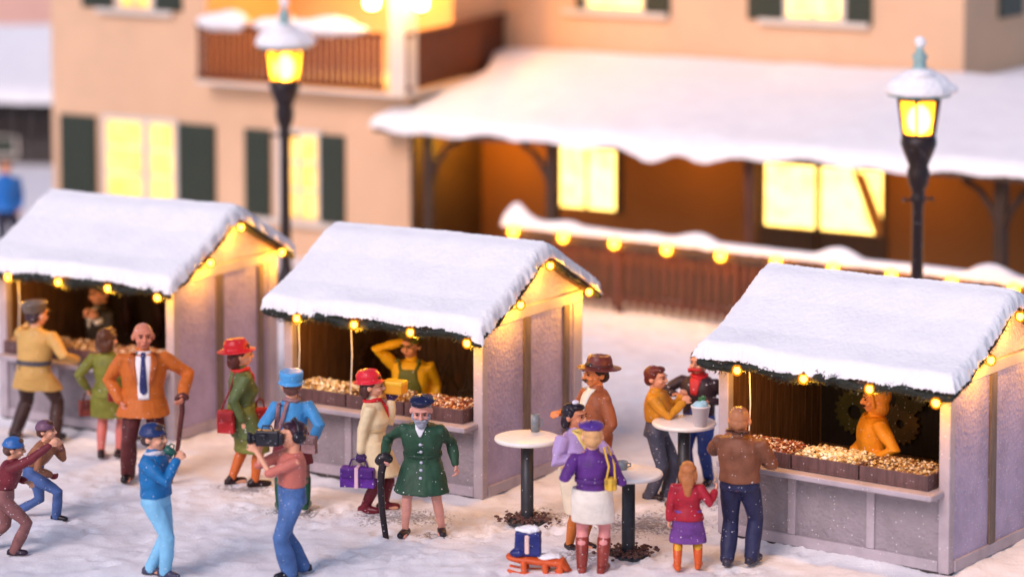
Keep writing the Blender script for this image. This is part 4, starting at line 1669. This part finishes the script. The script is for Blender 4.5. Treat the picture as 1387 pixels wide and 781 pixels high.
for i in range(34):
    a = V((rnd.uniform(-.5, .5), rnd.uniform(-.12, .12), rnd.uniform(-.5, .0)))
    dd = V((rnd.uniform(-.6, .6), rnd.uniform(-.2, .2), rnd.uniform(.3, 1.2))).normalized()
    b = a + dd * rnd.uniform(.3, .65)
    m.tube([a, a.lerp(b, .5) + V((rnd.uniform(-.04, .04), 0, rnd.uniform(-.04, .04))), b], [.014, .011, .006], 5)
o = m.build('twig_bundle', 'twig', None, True)
o.location = s2.matrix_world @ V((-1.25, 1.45, 1.15))
o.rotation_euler = (0, 0, s2.rotation_euler.z)
tag(o, 'tangle of dry twigs at the right end of the middle stall', 'twigs')
for i, (u, z, nm) in enumerate(((-2.72, 1.15, 'dark red bundle hanging at the far left inside the leftmost stall'), (-2.3, 1.15, 'dark bundle hanging just right of the suited vendor'), (-1.75, 1.2, 'dark red bundle hanging behind the bald man'))):
    m = MB()
    m.tube([(0, 0, .3), (0, 0, .1), (.02, 0, -.1), (0, 0, -.3)], [.02, .07, .08, .03], 10)
    o = m.build('hanging_bundle', paint((60, 26, 20)), None, True)
    o.location = s1.matrix_world @ V((u, D_ - .3, z))
    tag(o, nm, 'bundle', 'bundles hanging in the leftmost stall')


# =================================================================== standing tables and small things
def table(label, at, h, seed, foot):
    p = on_ground(*at)
    r = empty('standing_table', p, 0, label, 'table', 'round standing tables')
    m = MB()
    m.lathe([(.05, h - .075), (.28, h - .07), (.365, h - .05), (.378, h - .03), (.372, h - .008), (.35, h), (.02, h)], (0, 0, 0), 48)
    m.build('tabletop', 'table_white', r, True)
    m = MB()
    m.lathe([(.072, .01), (.074, .03), (.073, h - .07), (.07, h - .069)], (0, 0, 0), 20)
    m.build('pole', 'table_pole', r, True)
    m = MB()
    m.lathe([(.22, -.02), (.24, .0), (.22, .03), (.09, .05), (.07, .06)], (0, 0, 0), 28)
    m.build('foot', 'table_pole', r, True)
    # dirty crumbs around the foot
    if foot:
        rn = random.Random(seed)
        g = MB()
        for i in range(170):
            t = rn.uniform(0, 6.28)
            q = abs(rn.gauss(.14, .07)) + .03
            s = rn.uniform(.010, .024)
            g.ell((q * 1.15 * math.cos(t), q * 1.15 * math.sin(t), .055 - .07 * q + rn.uniform(0, .02)), (s * rn.uniform(.8, 1.6), s, s * .7), Matrix.Rotation(rn.uniform(0, 3), 3, 'Z'), 6, 4)
        o = g.build('dark_gravel', paint((84, 54, 50), .7, .2), None, False, kind='stuff')
        o.location = p
        tag(o, foot, 'gravel')
    return r


table('white standing table with the grey mug, beside the middle stall wall', (714, 706), .99, 1, 'dark crumbs of gravel in the snow around the table with the grey mug')
table('white standing table nearest the woman in the purple jacket', (851, 751), .93, 2, 'dark crumbs of gravel in the snow around the nearest table')
table('white standing table with the white bucket, behind the girl in red', (926, 684), 1.0, 3, None)
q = on_ground(725, 584, .99)
cup('mug', 'grey blue mug on the table beside the middle stall', (q.x, q.y, .99), (0, 0, 0), .05, .052, .20, MATS['mug_grey'], 'mug')
q = on_ground(840, 636, .93)
cup('mug', 'grey mug on the nearest table, half hidden by the purple sleeve', (q.x + .02, q.y + .03, .93), (0, 0, 0), .06, .065, .09, MATS['mug_grey'], 'mug')
q = on_ground(949, 577, 1.0)
r = empty('flower_bucket', (q.x, q.y + .02, 1.0), 0, 'white bucket of pale blue filling topped with a green sprig, on the farthest table', 'bucket')
m = MB(); m.lathe([(.06, 0), (.075, .004), (.108, .22), (.114, .222), (.114, .24), (.10, .24), (.095, .2), (.02, .19)], (0, 0, 0), 24); m.build('bucket_body', 'bucket', r, True)
m = MB(); m.ell((0, 0, .235), (.096, .096, .06)); m.ell((.03, -.02, .27), (.05, .05, .035)); fuse('filling', m, paint((150, 196, 218)), r, .01, 2, .012, (20, 20, 20), 2)
m = MB(); m.ell((.03, 0, .32), (.035, .035, .05)); m.ell((.0, .02, .31), (.03, .03, .03)); fuse('sprig', m, paint((44, 98, 62)), r, .008, 1, .014, (30, 30, 30), 3)

# sled with the navy bag on it
b0 = on_ground(728, 774)
r = empty('sled', (b0.x, b0.y, 0), R(-8), 'small orange wooden sled in the snow under a navy bag', 'sled')
orange = paint((206, 84, 34), .4, .7)
m = MB()
m.tube([(-.30, .0, .16), (-.2, .0, .145), (.12, 0, .125), (.27, 0, .12), (.31, 0, .06)], [.04, .05, .055, .055, .04], 12, (0, 1, 0), 2.2)
fuse('seat', m, orange, r, .011, 2, .006, (9, 9, 9), 3)
for x in (-.14, .09, .25):
    m = MB()
    m.tube([(x, -.08, .12), (x + .01, -.085, .0)], [.035, .032], 8)
    m.tube([(x, .08, .12), (x + .01, .085, .0)], [.035, .032], 8)
    m.build('leg', orange, r, True)
m = MB()
for y in (-.09, .09):
    m.tube([(-.30, y, .03), (-.2, y, .0), (.3, y, .0)], [.018, .02, .02], 8)
m.build('runner', orange, r, True)
m = MB(); m.ell((.12, 0, .175), (.15, .10, .03)); fuse('seat_snow', m, 'snow', r, .010, 1, .02, (14, 14, 14), 6)
r = empty('backpack', (b0.x - .10, b0.y, .185), R(-8), 'navy bag with a pale strap and snow on top, standing on the orange sled', 'bag')
m = MB(); m.box(-.14, .14, -.07, .07, .0, .26); m.ell((-.1, -.03, .03), (.1, .09, .05)); fuse('pouch', m, paint((36, 44, 110), .4, .72), r, .011, 4, .012, (10, 10, 10), 2)
m = MB(); m.box(-.028, .022, -.094, -.06, .03, .235); m.build('strap', paint((232, 190, 180)), r, False, .015)
m = MB(); m.ell((.0, 0, .28), (.14, .085, .035)); m.ell((.04, 0, .30), (.09, .06, .03)); fuse('snow_cap', m, 'snow', r, .010, 1, .02, (14, 14, 14), 3)
for i, (px, py, nm) in enumerate(((757, 777, 'larger orange lump lying in the snow at the right end of the sled'), (770, 775, 'small orange lump lying in the snow between the sled and the cream skirt'))):
    c = on_ground(px, py)
    m = MB()
    m.ell((0, 0, .03), (.05 - .01 * i, .04, .05 - .015 * i))
    o = fuse('orange_lump', m, orange, None, .009, 1, .012, (14, 14, 14), i)
    o.location = c
    tag(o, nm, 'lump', 'orange lumps beside the sled')

# =================================================================== fence with the light string
FA = R(36.6)
F0 = V((-.06, 45.70, 0)) - V((math.cos(FA), -math.sin(FA), 0)) * .12 + V((math.sin(FA), math.cos(FA), 0)) * .165
FL = 13.5
r = empty('picket_fence', F0, -FA, 'brown picket fence with snow along its top rail, between the stalls and the house', 'fence')
r.scale = (1, 1, 1.22)
m = MB()
x = .05
while x < FL - .05:
    m.box(x, x + .095, -.012, .012, .06, .86)
    x += .165
m.build('picket_panel', 'fence_wood', r, False, .004)
for z in (.18, .78):
    m = MB()
    m.box(0, FL, .013, .06, z - .04, z + .04)
    m.build('rail', 'fence_wood', r, False, .006)
m = MB()
m.box(-.05, FL, -.05, .09, .83, .985)
m.build('top_rail', 'dark_wood', r, False, .006)
for i in range(7):
    m = MB()
    m.box(i * 2.2 - .05, i * 2.2 + .05, -.04, .065, -.05, .942)
    m.build('post', 'fence_wood', r, False, .008)


def f(A, B):
    u = -.1 + (FL + .1) * A
    v = -.11 + .24 * B
    lump = .085 * np.clip(np.sin(u * 2.3) + .6 * np.sin(u * 5.1 + 1) - .2, 0, 2) * np.sin(np.pi * B) + .16 * np.exp(-((u - .15) / .22) ** 2) * np.sin(np.pi * B)
    return np.stack([u, v, .988 + lump], 1)


snow_sheet('fence_snow', f, 420, 16, FL, .24, .09, r, .08, .03, 31, .0)
bpy.context.view_layer.update()
ls = empty('light_string', F0, -FA, 'string of round glowing bulbs along the top of the picket fence', 'light string')
ls.scale = (1, 1, 1.22)
bpy.context.view_layer.update()
m = MB()
bx = [.22 + 1.0 * i for i in range(13)]
pts = []
for i, u in enumerate(bx):
    pts += [(u, -.15, .93), (u + .5, -.13, .86)]
m.tube(pts[:-1], .012, 6)
m.build('wire', 'wire', ls, True)
for u in bx:
    b = MB()
    b.ell((u, -.165, .93), (.108, .108, .09), None, 16, 10)
    bo = b.build('bulb', 'bulb_shell', ls, True)
    b = MB()
    b.ell((u, -.165, .93), (.072, .072, .06), None, 12, 8)
    b.build('filament', 'bulb_glow', bo, True)
    point_light('bulb_light', r.matrix_world @ V((u, -.27, .93)), 8.0, WARM, .05)


# =================================================================== street lamps
def street_lamp(label, loc, watts):
    r = empty('street_lamp', loc, R(15), label, 'street lamp', 'lit street lamps with snowy caps')
    m = MB()
    m.lathe([(.26, -.05), (.26, .1), (.2, .16), (.16, .5), (.12, .62), (.095, .7), (.085, 1.6), (.08, 2.75), (.1, 2.78), (.1, 2.86), (.085, 2.9), (.10, 2.96), (.14, 3.05), (.155, 3.2), (.13, 3.28), (.2, 3.45), (.245, 3.58), (.235, 3.68), (.05, 3.69)], (0, 0, 0), 24)
    m.build('post', 'iron', r, True)
    m = MB()
    m.tube([(-.19, 0, 2.82), (.19, 0, 2.82)], .018, 8)
    m.ell((-.2, 0, 2.82), .03)
    m.ell((.2, 0, 2.82), .03)
    m.build('ladder_bar', 'iron', r, True)
    n = 6
    lo, hi, z0, z1 = .225, .30, 3.70, 4.20
    m = MB()
    P = lambda rr, i, z: V((rr * math.cos(2 * math.pi * i / n), rr * math.sin(2 * math.pi * i / n), z))
    for i in range(n):
        m.bar(P(lo, i, z0), P(hi, i, z1), .035, .035)
        m.bar(P(lo, i, z0), P(lo, i + 1, z0), .03, .035)
        m.bar(P(hi, i, z1), P(hi, i + 1, z1), .04, .05)
    m.build('lantern_frame', 'iron', r)
    for i in range(n):
        g = MB()
        a, b, c, d = P(lo * .97, i, z0), P(lo * .97, i + 1, z0), P(hi * .97, i + 1, z1), P(hi * .97, i, z1)
        nn = (b - a).cross(d - a).normalized() * .004
        g.add([a - nn, b - nn, c - nn, d - nn, a + nn, b + nn, c + nn, d + nn], [(0, 1, 2, 3), (7, 6, 5, 4), (0, 4, 5, 1), (1, 5, 6, 2), (2, 6, 7, 3), (3, 7, 4, 0)])
        g.build('glass_pane', 'lantern_glass', r)
    m = MB()
    m.lathe([(.04, 3.71), (.08, 3.73), (.14, 3.8), (.155, 3.92), (.12, 4.04), (.04, 4.1)], (0, 0, 0), 16)
    m.build('lamp_bulb', 'lamp_glow', r, True)
    m = MB()
    m.lathe([(.1, 4.215), (.42, 4.225), (.43, 4.25), (.3, 4.38), (.16, 4.5), (.1, 4.56), (.085, 4.7), (.11, 4.76), (.06, 4.82), (.04, 4.9), (.02, 4.91)], (0, 0, 0), 24)
    m.build('cap', 'patina', r, True)
    m = MB()
    m.lathe([(.40, 4.25), (.46, 4.27), (.45, 4.36), (.36, 4.47), (.22, 4.56), (.14, 4.585), (.02, 4.59)], (0, 0, 0), 24)
    m.ell((.1, -.1, 4.46), (.22, .2, .1))
    m.ell((-.2, -.1, 4.38), (.2, .2, .09))
    m.ell((.25, .05, 4.36), (.16, .16, .08))
    m.ell((-.05, -.2, 4.52), (.18, .16, .09))
    m.ell((.3, -.15, 4.33), (.2, .18, .09))
    fuse('cap_snow', m, 'snow', r, .016, 1, .03, (7, 7, 7), 3)
    m = MB()
    m.ell((0, 0, 4.95), (.075, .075, .08))
    fuse('finial_snow', m, 'snow', r, .012, 1, .02, (12, 12, 12), 3)
    for i in range(3):
        a = R(-90 + (i - 1) * 120)
        pass
    point_light('lamp_light', (loc[0], loc[1], 3.95), watts, (1, .60, .25), .10)
    return r


street_lamp('street lamp between the leftmost and middle stalls, in front of the balcony', (-3.64, 44.9, 0), 4200)
street_lamp('street lamp behind the rightmost stall, with a ladder bar and white finial', (5.49, 37.8, 0), 2400)

# =================================================================== the house
HA = R(32)
HB = (-1.75, 48.5, 0)
H = empty('house', HB, -HA, 'large pale plastered house with green shutters, balcony and snowy porch roof', 'house')
bpy.context.view_layer.update()


def hp(name, mat, boxes, bev=.0, parent=None, **k):
    return _p(parent or H, name, mat, boxes, bev, **k)


ZT = 9.0
hp('wall', 'house_wall', [(-8.15, -4.45, .0, 6.0, -.3, ZT), (-4.449, -.02, .0, 6.0, -.3, 3.0), (-4.449, -.85, 2.6, 6.0, 3.001, ZT), (-4.449, -.02, .0, 2.599, 5.9, ZT)])
hp('wall', 'house_wall', [(-.849, 8.4, 4.35, 14.0, 2.6, ZT)])
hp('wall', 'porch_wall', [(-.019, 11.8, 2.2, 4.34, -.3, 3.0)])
hp('annex', 'lilac_wall', [(8.402, 12.6, 4.36, 9.0, -.3, 3.2)])
hp('annex_snow', 'snow', [(8.402, 12.7, 4.36, 9.1, 3.201, 3.42)], .06)
hp('pillar', 'house_trim', [(-.22, .10, -.34, .06, 3.12, ZT)], .01)
hp('corner_board', 'beam_wood', [(-.02, .06, .003, 2.19, -.2, 2.9)])


def window(u0, u1, z0, z1, v, cols=2, rows=2, glow='pane_glow', frame='house_trim', sill=True, surround=.10, curtain=None):
    m = MB()
    t, d0 = .05, v - .075
    m.box(u0 - surround, u0, v - .05, v - .001, z0 - surround * .5, z1 + surround)
    m.box(u1, u1 + surround, v - .05, v - .001, z0 - surround * .5, z1 + surround)
    m.box(u0 + .001, u1 - .001, v - .05, v - .001, z1 + .001, z1 + surround)
    for i in range(1, cols):
        x = u0 + (u1 - u0) * i / cols
        m.box(x - .028, x + .028, v - .052, v - .001, z0, z1)
    for j in range(1, rows):
        z = z0 + (z1 - z0) * j / rows
        m.box(u0, u1, v - .048, v - .001, z - .02, z + .02)
    w = m.build('window', frame, H)
    p = MB()
    p.box(u0, u1, v - .022, v - .003, z0, z1)
    p.build('pane', glow, w)
    if sill:
        s = MB()
        s.box(u0 - .55, u1 + .55, v - .13, v - .002, z0 - .16, z0 - .06)
        s.build('sill', frame, w, False, .01)
    if curtain:
        c = MB()
        c.add(curtain[0] + [(x, y - .006, z) for x, y, z in curtain[0]], curtain[1])
        c.build('curtain', 'curtain', w)
    return w


def shutter(u0, u1, z0, z1, v):
    m = MB()
    m.box(u0, u1, v - .055, v - .003, z0, z1)
    n = int((z1 - z0) / .09)
    for i in range(n):
        z = z0 + .06 + (z1 - z0 - .12) * i / n
        m.box(u0 + .06, u1 - .06, v - .072, v - .056, z, z + .045)
    return m.build('shutter', 'shutter_paint', H, False, .004)


# ground floor, left wing
window(-6.80, -5.95, .75, 2.22, 0, 1, 3, 'pane_dim')
window(-5.78, -5.22, .75, 2.22, 0, 1, 3, 'pane_dim')
shutter(-7.93, -7.06, .7, 2.26, 0)
shutter(-5.10, -4.26, .7, 2.26, 0)
window(-2.78, -1.98, .75, 2.22, 0, 2, 3, 'pane_dim')
shutter(-3.58, -3.02, .7, 2.26, 0)
shutter(-1.92, -1.39, .7, 2.26, 0)
# upper floor, left wing
window(-6.43, -5.73, 4.36, 5.7, 0, 2, 2, 'pane_dim')
shutter(-7.35, -6.62, 4.3, 5.75, 0)
shutter(-5.62, -5.0, 4.3, 5.75, 0)
# upper floor, right wing
for a, b, c, d, e, g in ((.86, 1.02, .98, 2.14, 2.2, 2.72), (4.30, 4.85, 5.03, 6.11, 6.22, 6.7)):
    window(c + .05, d, 4.36, 5.7, 4.35, 2, 2, 'pane_glow')
    shutter(max(a, .4) - (.1 if a < 1 else 0), c - .02, 4.27, 5.75, 4.35)
    shutter(e, g, 4.25, 5.75, 4.35)
hp('window', 'shutter_paint', [(8.402, 8.46, 5.85, 6.9, 4.35, 5.8)])
# porch windows and the double door
window(1.68, 2.84, 1.0, 2.06, 2.2, 2, 1, 'pane_hot', 'beam_wood', False)
window(5.76, 6.69, 1.0, 2.06, 2.2, 1, 1, 'pane_hot', 'beam_wood', False, .07)
window(6.80, 7.92, 1.0, 2.06, 2.2, 1, 1, 'pane_hot', 'beam_wood', False, .07,
       ([(7.35, 2.174, 2.06), (7.60, 2.174, 1.98), (7.92, 2.174, 1.25), (7.92, 2.174, 1.0), (7.78, 2.174, 1.0)], [(0, 1, 2, 3, 4), (9, 8, 7, 6, 5), (0, 5, 6, 1), (1, 6, 7, 2), (2, 7, 8, 3), (3, 8, 9, 4), (4, 9, 5, 0)]))
hp('door', 'beam_wood', [(5.66, 6.72, 2.13, 2.199, -.1, .98), (6.78, 8.02, 2.13, 2.199, -.1, .98)], .01)
hp('porch_floor', 'plinth', [(-.01, 11.8, -.2, 2.19, -.1, .06)])
# porch posts with curved brackets
for u, mat in ((.42, 'beam_wood'), (2.9, 'beam_wood'), (6.62, 'fence_wood'), (10.9, 'beam_wood')):
    post = hp('porch_post', mat, [(u - .09, u + .09, -.12, .06, .06, 2.40)], .01)
    for sg in {.42: (1,), 2.9: (-1,), 6.62: (), 10.9: (-1, 1)}[u]:
        m = MB()
        m.tube([(u + sg * .06, -.03, 1.65), (u + sg * .16, -.03, 1.95), (u + sg * .36, -.03, 2.22), (u + sg * .62, -.03, 2.36)], [.05, .055, .055, .05], 8)
        m.build('bracket', mat, post, True)
hp('porch_beam', 'beam_wood', [(-.01, 11.8, -.14, .08, 2.401, 2.52)], .01)
# porch roof
m = MB()
pv = [(-.5, 2.5), (4.34, 3.36)]
us = (-.45, 12.4)
m.add([(us[0], -.5, 2.52), (us[1], -.5, 2.52), (us[1], 4.345, 3.36), (-.80, 4.345, 3.36), (us[0], -.5, 2.45), (us[1], -.5, 2.45), (us[1], 4.345, 3.28), (-.80, 4.345, 3.28)],
      [(0, 1, 2, 3), (7, 6, 5, 4), (0, 4, 5, 1), (1, 5, 6, 2), (2, 6, 7, 3), (3, 7, 4, 0)])
roof = m.build('porch_roof', 'dark_wood', H)


def f(A, B):
    left = -.50 + .50 * np.clip((B - .12) / .12, 0, 1) - .8 * np.clip((B - .6) / .3, 0, 1)
    u = left + (12.5 - left) * A
    v = -.56 + (4.33 + .56) * B
    z = 2.53 + (3.36 - 2.53) * B + .10 * np.sin(np.pi * B) * (1 + .3 * np.sin(u * 1.7))
    return np.stack([u, v, z], 1)


def hang(A, B, su, sv):
    e = np.clip(1 - sv / .5, 0, 1) ** 2
    u = su - .5
    return e * (.03 + .035 * np.sin(u * 2.2) + .03 * np.sin(u * 5.3 + 1) + .20 * np.exp(-((u - 5.1) / .42) ** 2) + .08 * np.exp(-((u - 6.0) / .3) ** 2))


snow_sheet('roof_snow', f, 260, 90, 13, 5, .20, roof, .18, .05, 41, .0, hang)
# balcony: floor, two balustrades with turned-edge boards and a rail, snow on top
hp('balcony_floor', 'house_trim', [(-4.38, .12, -.42, 2.59, 3.05, 3.12)], .01)


def balustrade(a, b, z0, z1, seed):
    a, b = V(a), V(b)
    d = b - a
    L = d.length
    n = int(L / .125)
    m = MB()
    for i in range(n):
        p = a + d * ((i + .5) / n)
        q = d.normalized()
        M = Matrix.Translation(p) @ Matrix.Rotation(math.atan2(q.y, q.x), 4, 'Z')
        m.box(-.045, .045, -.014, .014, z0 + .05, z1 - .04, M)
    o = m.build('balustrade', 'balcony_wood', H, False, .004)
    m = MB()
    m.bar(a + V((0, 0, z1)), b + V((0, 0, z1)), .10, .08)
    m.build('handrail', 'balcony_wood', o, False, .01)
    m = MB()
    m.bar(a + V((0, 0, z0 + .08)), b + V((0, 0, z0 + .08)), .07, .09)
    m.build('bottom_rail', 'balcony_wood', o, False, .01)
    return o


ba = balustrade((-4.36, -.40, 0), (-.30, -.40, 0), 3.12, 4.12, 1)
balustrade((.10, -.30, 0), (-.80, 4.3, 0), 3.12, 4.12, 2)
for (u, wd, hh) in ((-3.75, .62, .16), (-1.55, .95, .15), (-2.6, .5, .12)):
    m = MB()
    m.ell((u, -.40, 4.19), (wd, .22, hh))
    m.ell((u + .2, -.38, 4.24), (wd * .5, .2, hh))
    fuse('balustrade_snow', m, 'snow', ba, .02, 1, .05, (5, 5, 5), int(u * 10) + 50)
# wall lanterns by the pillar
for (u, v, nm) in ((-.46, -.5, 'small wall lantern on the left face of the balcony pillar'), (.40, -.28, 'small wall lantern on the right face of the balcony pillar')):
    w = H.matrix_world @ V((u, v, 4.58))
    r = empty('wall_lantern', w, -HA, nm, 'lantern', 'lit lanterns on the balcony pillar')
    m = MB()
    m.lathe([(.05, .0), (.11, .03), (.14, .30), (.06, .33)], (0, 0, 0), 12)
    m.build('lantern_glow', 'bulb_glow', r, True)
    m = MB()
    m.lathe([(.02, .34), (.18, .335), (.1, .44), (.03, .5)], (0, 0, 0), 12)
    m.lathe([(.04, -.05), (.07, -.001), (.03, -.0005)], (0, 0, 0), 12)
    m.build('lantern_cap', 'iron', r, True)
    m = MB()
    m.tube([(0, 0, .48), (0, 0, .56), (.18 if u < 0 else -.22, 0.05, .58)], .02, 8)
    m.build('bracket', 'iron', r, True)
    point_light('lantern_light', H.matrix_world @ V((u, v - .25, 4.7)), 9, (1, .5, .14), .1)
point_light('loggia_light', H.matrix_world @ V((-1.6, 1.3, 5.2)), 120, WARM, .15)
for u, e in ((.9, 60), (4.6, 26), (8.6, 26)):  # unseen lamps added under the roof to warm the porch wall
    point_light('porch_fill', H.matrix_world @ V((u, 1.0, 2.3)), e, WARM, .1)

# neighbouring house beyond the right end, and far house on the left
def far_house(name, label, loc, rz, L, dp, he, hr, wall, seed, band=None):
    r = empty(name, loc, rz, label, 'house')
    m = MB()
    m.box(-L / 2, L / 2, 0, dp, -.4, he)
    m.add([(-L / 2, 0, he), (-L / 2, dp, he), (-L / 2, dp / 2, hr - .05), (L / 2, 0, he), (L / 2, dp, he), (L / 2, dp / 2, hr - .05)], [(0, 1, 2), (3, 5, 4), (0, 2, 5, 3), (1, 4, 5, 2)])
    m.build('wall', wall, r)

    def f(A, B):
        u = -L / 2 - .3 + (L + .6) * A
        v = -.5 + (dp + 1.0) * B
        z = hr - (hr - he) * np.abs(v - dp / 2) / (dp / 2) + .02
        return np.stack([u, v, z], 1)
    snow_sheet('roof_snow', f, 60, 60, L, dp, .22, r, .3, .06, seed)
    if band:
        m = MB()
        x = -L / 2
        while x < L / 2 - .1:
            m.box(x, x + .34, -.10, -.002, band[0], band[1])
            x += .46
        m.build('timber_boarding', 'black_wood', r, False, .01)
    for x in (-L / 4, L / 4):
        m = MB()
        m.box(x - .4, x + .4, -.06, -.002, .15, .62 if band else he - .6)
        w = m.build('window', 'house_trim', r)
        m = MB()
        m.box(x - .34, x + .34, -.08, -.061, .22, .58 if band else he - .7)
        m.build('pane', 'shutter_paint', w)
    return r


far_house('snowy_barn', 'low dark barn with a thick snow roof, beyond the left corner of the house', (-13.6, 63.0, 0), R(-12), 9, 6.5, 1.55, 2.6, 'plinth', 51, (.62, 1.5))
far_house('far_house', 'pinkish house rising far behind the snowy barn', (-15, 76, 0), R(-10), 16, 8, 6.5, 9.5, 'far_wall', 52)

# =================================================================== ground
def axis(lo, hi, a, b, step):
    out = list(np.arange(a, b, step))
    s, x = step, b
    while x < hi:
        out.append(x)
        s *= 1.35
        x += s
    out.append(hi)
    s, x, left = step, a - step, []
    while x > lo:
        left.append(x)
        s *= 1.35
        x -= s
    left.append(lo)
    return np.array(left[::-1] + out)


gx = axis(-600, 600, -8.5, 9.5, .05)
gy = axis(-200, 1500, 27.5, 47, .055)
X, Y = np.meshgrid(gx, gy, indexing='ij')
shape = X.shape
X, Y = X.ravel(), Y.ravel()
P2 = np.stack([X, Y, np.zeros_like(X)], 1)
near = np.exp(-np.maximum(0, np.abs(Y - 36) - 12) / 6)
Z = (.045 * fbm(P2 * .9, 3, 3) + .03 * fbm(P2 * 3.1, 4, 2) + .014 * vnoise(P2 * 9, 5)) * near - .01
# snow heaped against the stalls
for st in (s1, s2, s3):
    inv = st.matrix_world.inverted()
    lx = inv[0][0] * X + inv[0][1] * Y + inv[0][3]
    ly = inv[1][0] * X + inv[1][1] * Y + inv[1][3]
    dx = np.maximum(np.maximum(-W_ - lx, lx), 0)
    dy = np.maximum(np.maximum(-ly, ly - D_), 0)
    dd = np.hypot(dx, dy)
    ins = np.minimum(np.minimum(lx + W_, -lx), np.minimum(ly, D_ - ly))
    Z += np.where(ins > .16, -.10, .045 * np.exp(-dd / .12) * (1 + .6 * vnoise(P2 * 4, 8)))
rf = np.random.RandomState(5)
feet = []
for (wx, wy, wr, wk) in WORN + [(-4.6, 33.0, 1.2, .7), (-5.6, 31.6, 1.0, .8), (-3.0, 30.6, 1.5, .7), (2.3, 30.2, .8, .6), (-.5, 30.2, 1.4, .5), (2.2, 34.8, 1.6, .9), (5.2, 28.4, 1.0, .5)]:
    for q in range(26):
        t, d = rf.rand() * 6.28, math.sqrt(rf.rand()) * wr * 1.25
        feet.append((wx + d * math.cos(t), wy + d * wk * math.sin(t), rf.rand() * 6.28))
for fx, fy, fa in feet:
    sel = np.nonzero((np.abs(X - fx) < .3) & (np.abs(Y - fy) < .3))[0]
    if not len(sel):
        continue
    lx = (X[sel] - fx) * math.cos(fa) + (Y[sel] - fy) * math.sin(fa)
    ly = -(X[sel] - fx) * math.sin(fa) + (Y[sel] - fy) * math.cos(fa)
    q = np.hypot(lx / .15, ly / .07)
    Z[sel] += np.where(q < 1, -.019 * (1 - q ** 2) ** .5, .010 * np.exp(-((q - 1.25) / .35) ** 2))
nx, ny = shape
me = bpy.data.meshes.new('ground')
me.vertices.add(nx * ny)
me.vertices.foreach_set('co', np.stack([X, Y, Z], 1).ravel())
I, J = np.meshgrid(np.arange(nx - 1), np.arange(ny - 1), indexing='ij')
a = (I * ny + J).ravel()
quads = np.stack([a, a + ny, a + ny + 1, a + 1], 1)
nq = len(quads)
me.loops.add(nq * 4)
me.loops.foreach_set('vertex_index', quads.ravel().astype(np.int32))
me.polygons.add(nq)
me.polygons.foreach_set('loop_start', np.arange(0, nq * 4, 4, dtype=np.int32))
me.polygons.foreach_set('use_smooth', np.ones(nq, dtype=bool))
me.update(calc_edges=True)
me.materials.append(MATS['ground'])
g = bpy.data.objects.new('snowy_ground', me)
COL.objects.link(g)
tag(g, 'trodden snow covering the whole market square', 'ground', None, 'structure')

# =================================================================== light, air, camera
SUN_EL, SUN_AZ = 38, -35          # azimuth seen from the scene: minus = from the camera's left
wd = bpy.data.worlds.new('World')
sc.world = wd
wd.use_nodes = True
nt = wd.node_tree
nt.nodes.clear()
sky = nt.nodes.new('ShaderNodeTexSky')
sky.sky_type = 'NISHITA'
sky.sun_disc = False
sky.sun_elevation = R(SUN_EL)
sky.sun_rotation = R(180 - SUN_AZ)
sky.altitude = 300
sky.air_density = 1.0
sky.dust_density = 2.0
sky.ozone_density = 3.0
bg = nt.nodes.new('ShaderNodeBackground')
bg.inputs['Strength'].default_value = .046
wo = nt.nodes.new('ShaderNodeOutputWorld')
nt.links.new(sky.outputs[0], bg.inputs[0])
nt.links.new(bg.outputs[0], wo.inputs[0])
sd = bpy.data.lights.new('sun', 'SUN')
sd.energy = .72
sd.angle = R(28)
sd.color = (1, .78, .80)
so = bpy.data.objects.new('sun', sd)
COL.objects.link(so)
az = R(SUN_AZ)
dirn = V((math.sin(az) * math.cos(R(SUN_EL)), -math.cos(az) * math.cos(R(SUN_EL)), math.sin(R(SUN_EL))))   # towards the sun
so.rotation_euler = dirn.to_track_quat('Z', 'Y').to_euler()
so.location = (0, 20, 30)

cd = bpy.data.cameras.new('camera')
cd.sensor_width = 36
cd.lens = FPX / PW * 36
cd.shift_y = SHY / PW
cd.clip_start = .5
cd.clip_end = 4000
cd.dof.use_dof = True
cd.dof.focus_distance = 31.6
cd.dof.aperture_fstop = cd.lens / 1000 / .34
co = bpy.data.objects.new('camera', cd)
COL.objects.link(co)
co.location = (0, 0, CAM_H)
co.rotation_euler = (R(90) - PITCH, 0, 0)
sc.camera = co
vs = sc.view_settings
vs.view_transform = 'Standard'
vs.look = 'None'
vs.gamma = 1
vs.exposure = 1.52
vs.use_curve_mapping = False
sc.render.engine = 'CYCLES'
sc.cycles.use_denoising = True
sc.cycles.max_bounces = 6
sc.cycles.diffuse_bounces = 3
sc.cycles.transparent_max_bounces = 8
sc.cycles.sample_clamp_indirect = 4
sc.cycles.caustics_reflective = False
sc.cycles.caustics_refractive = False
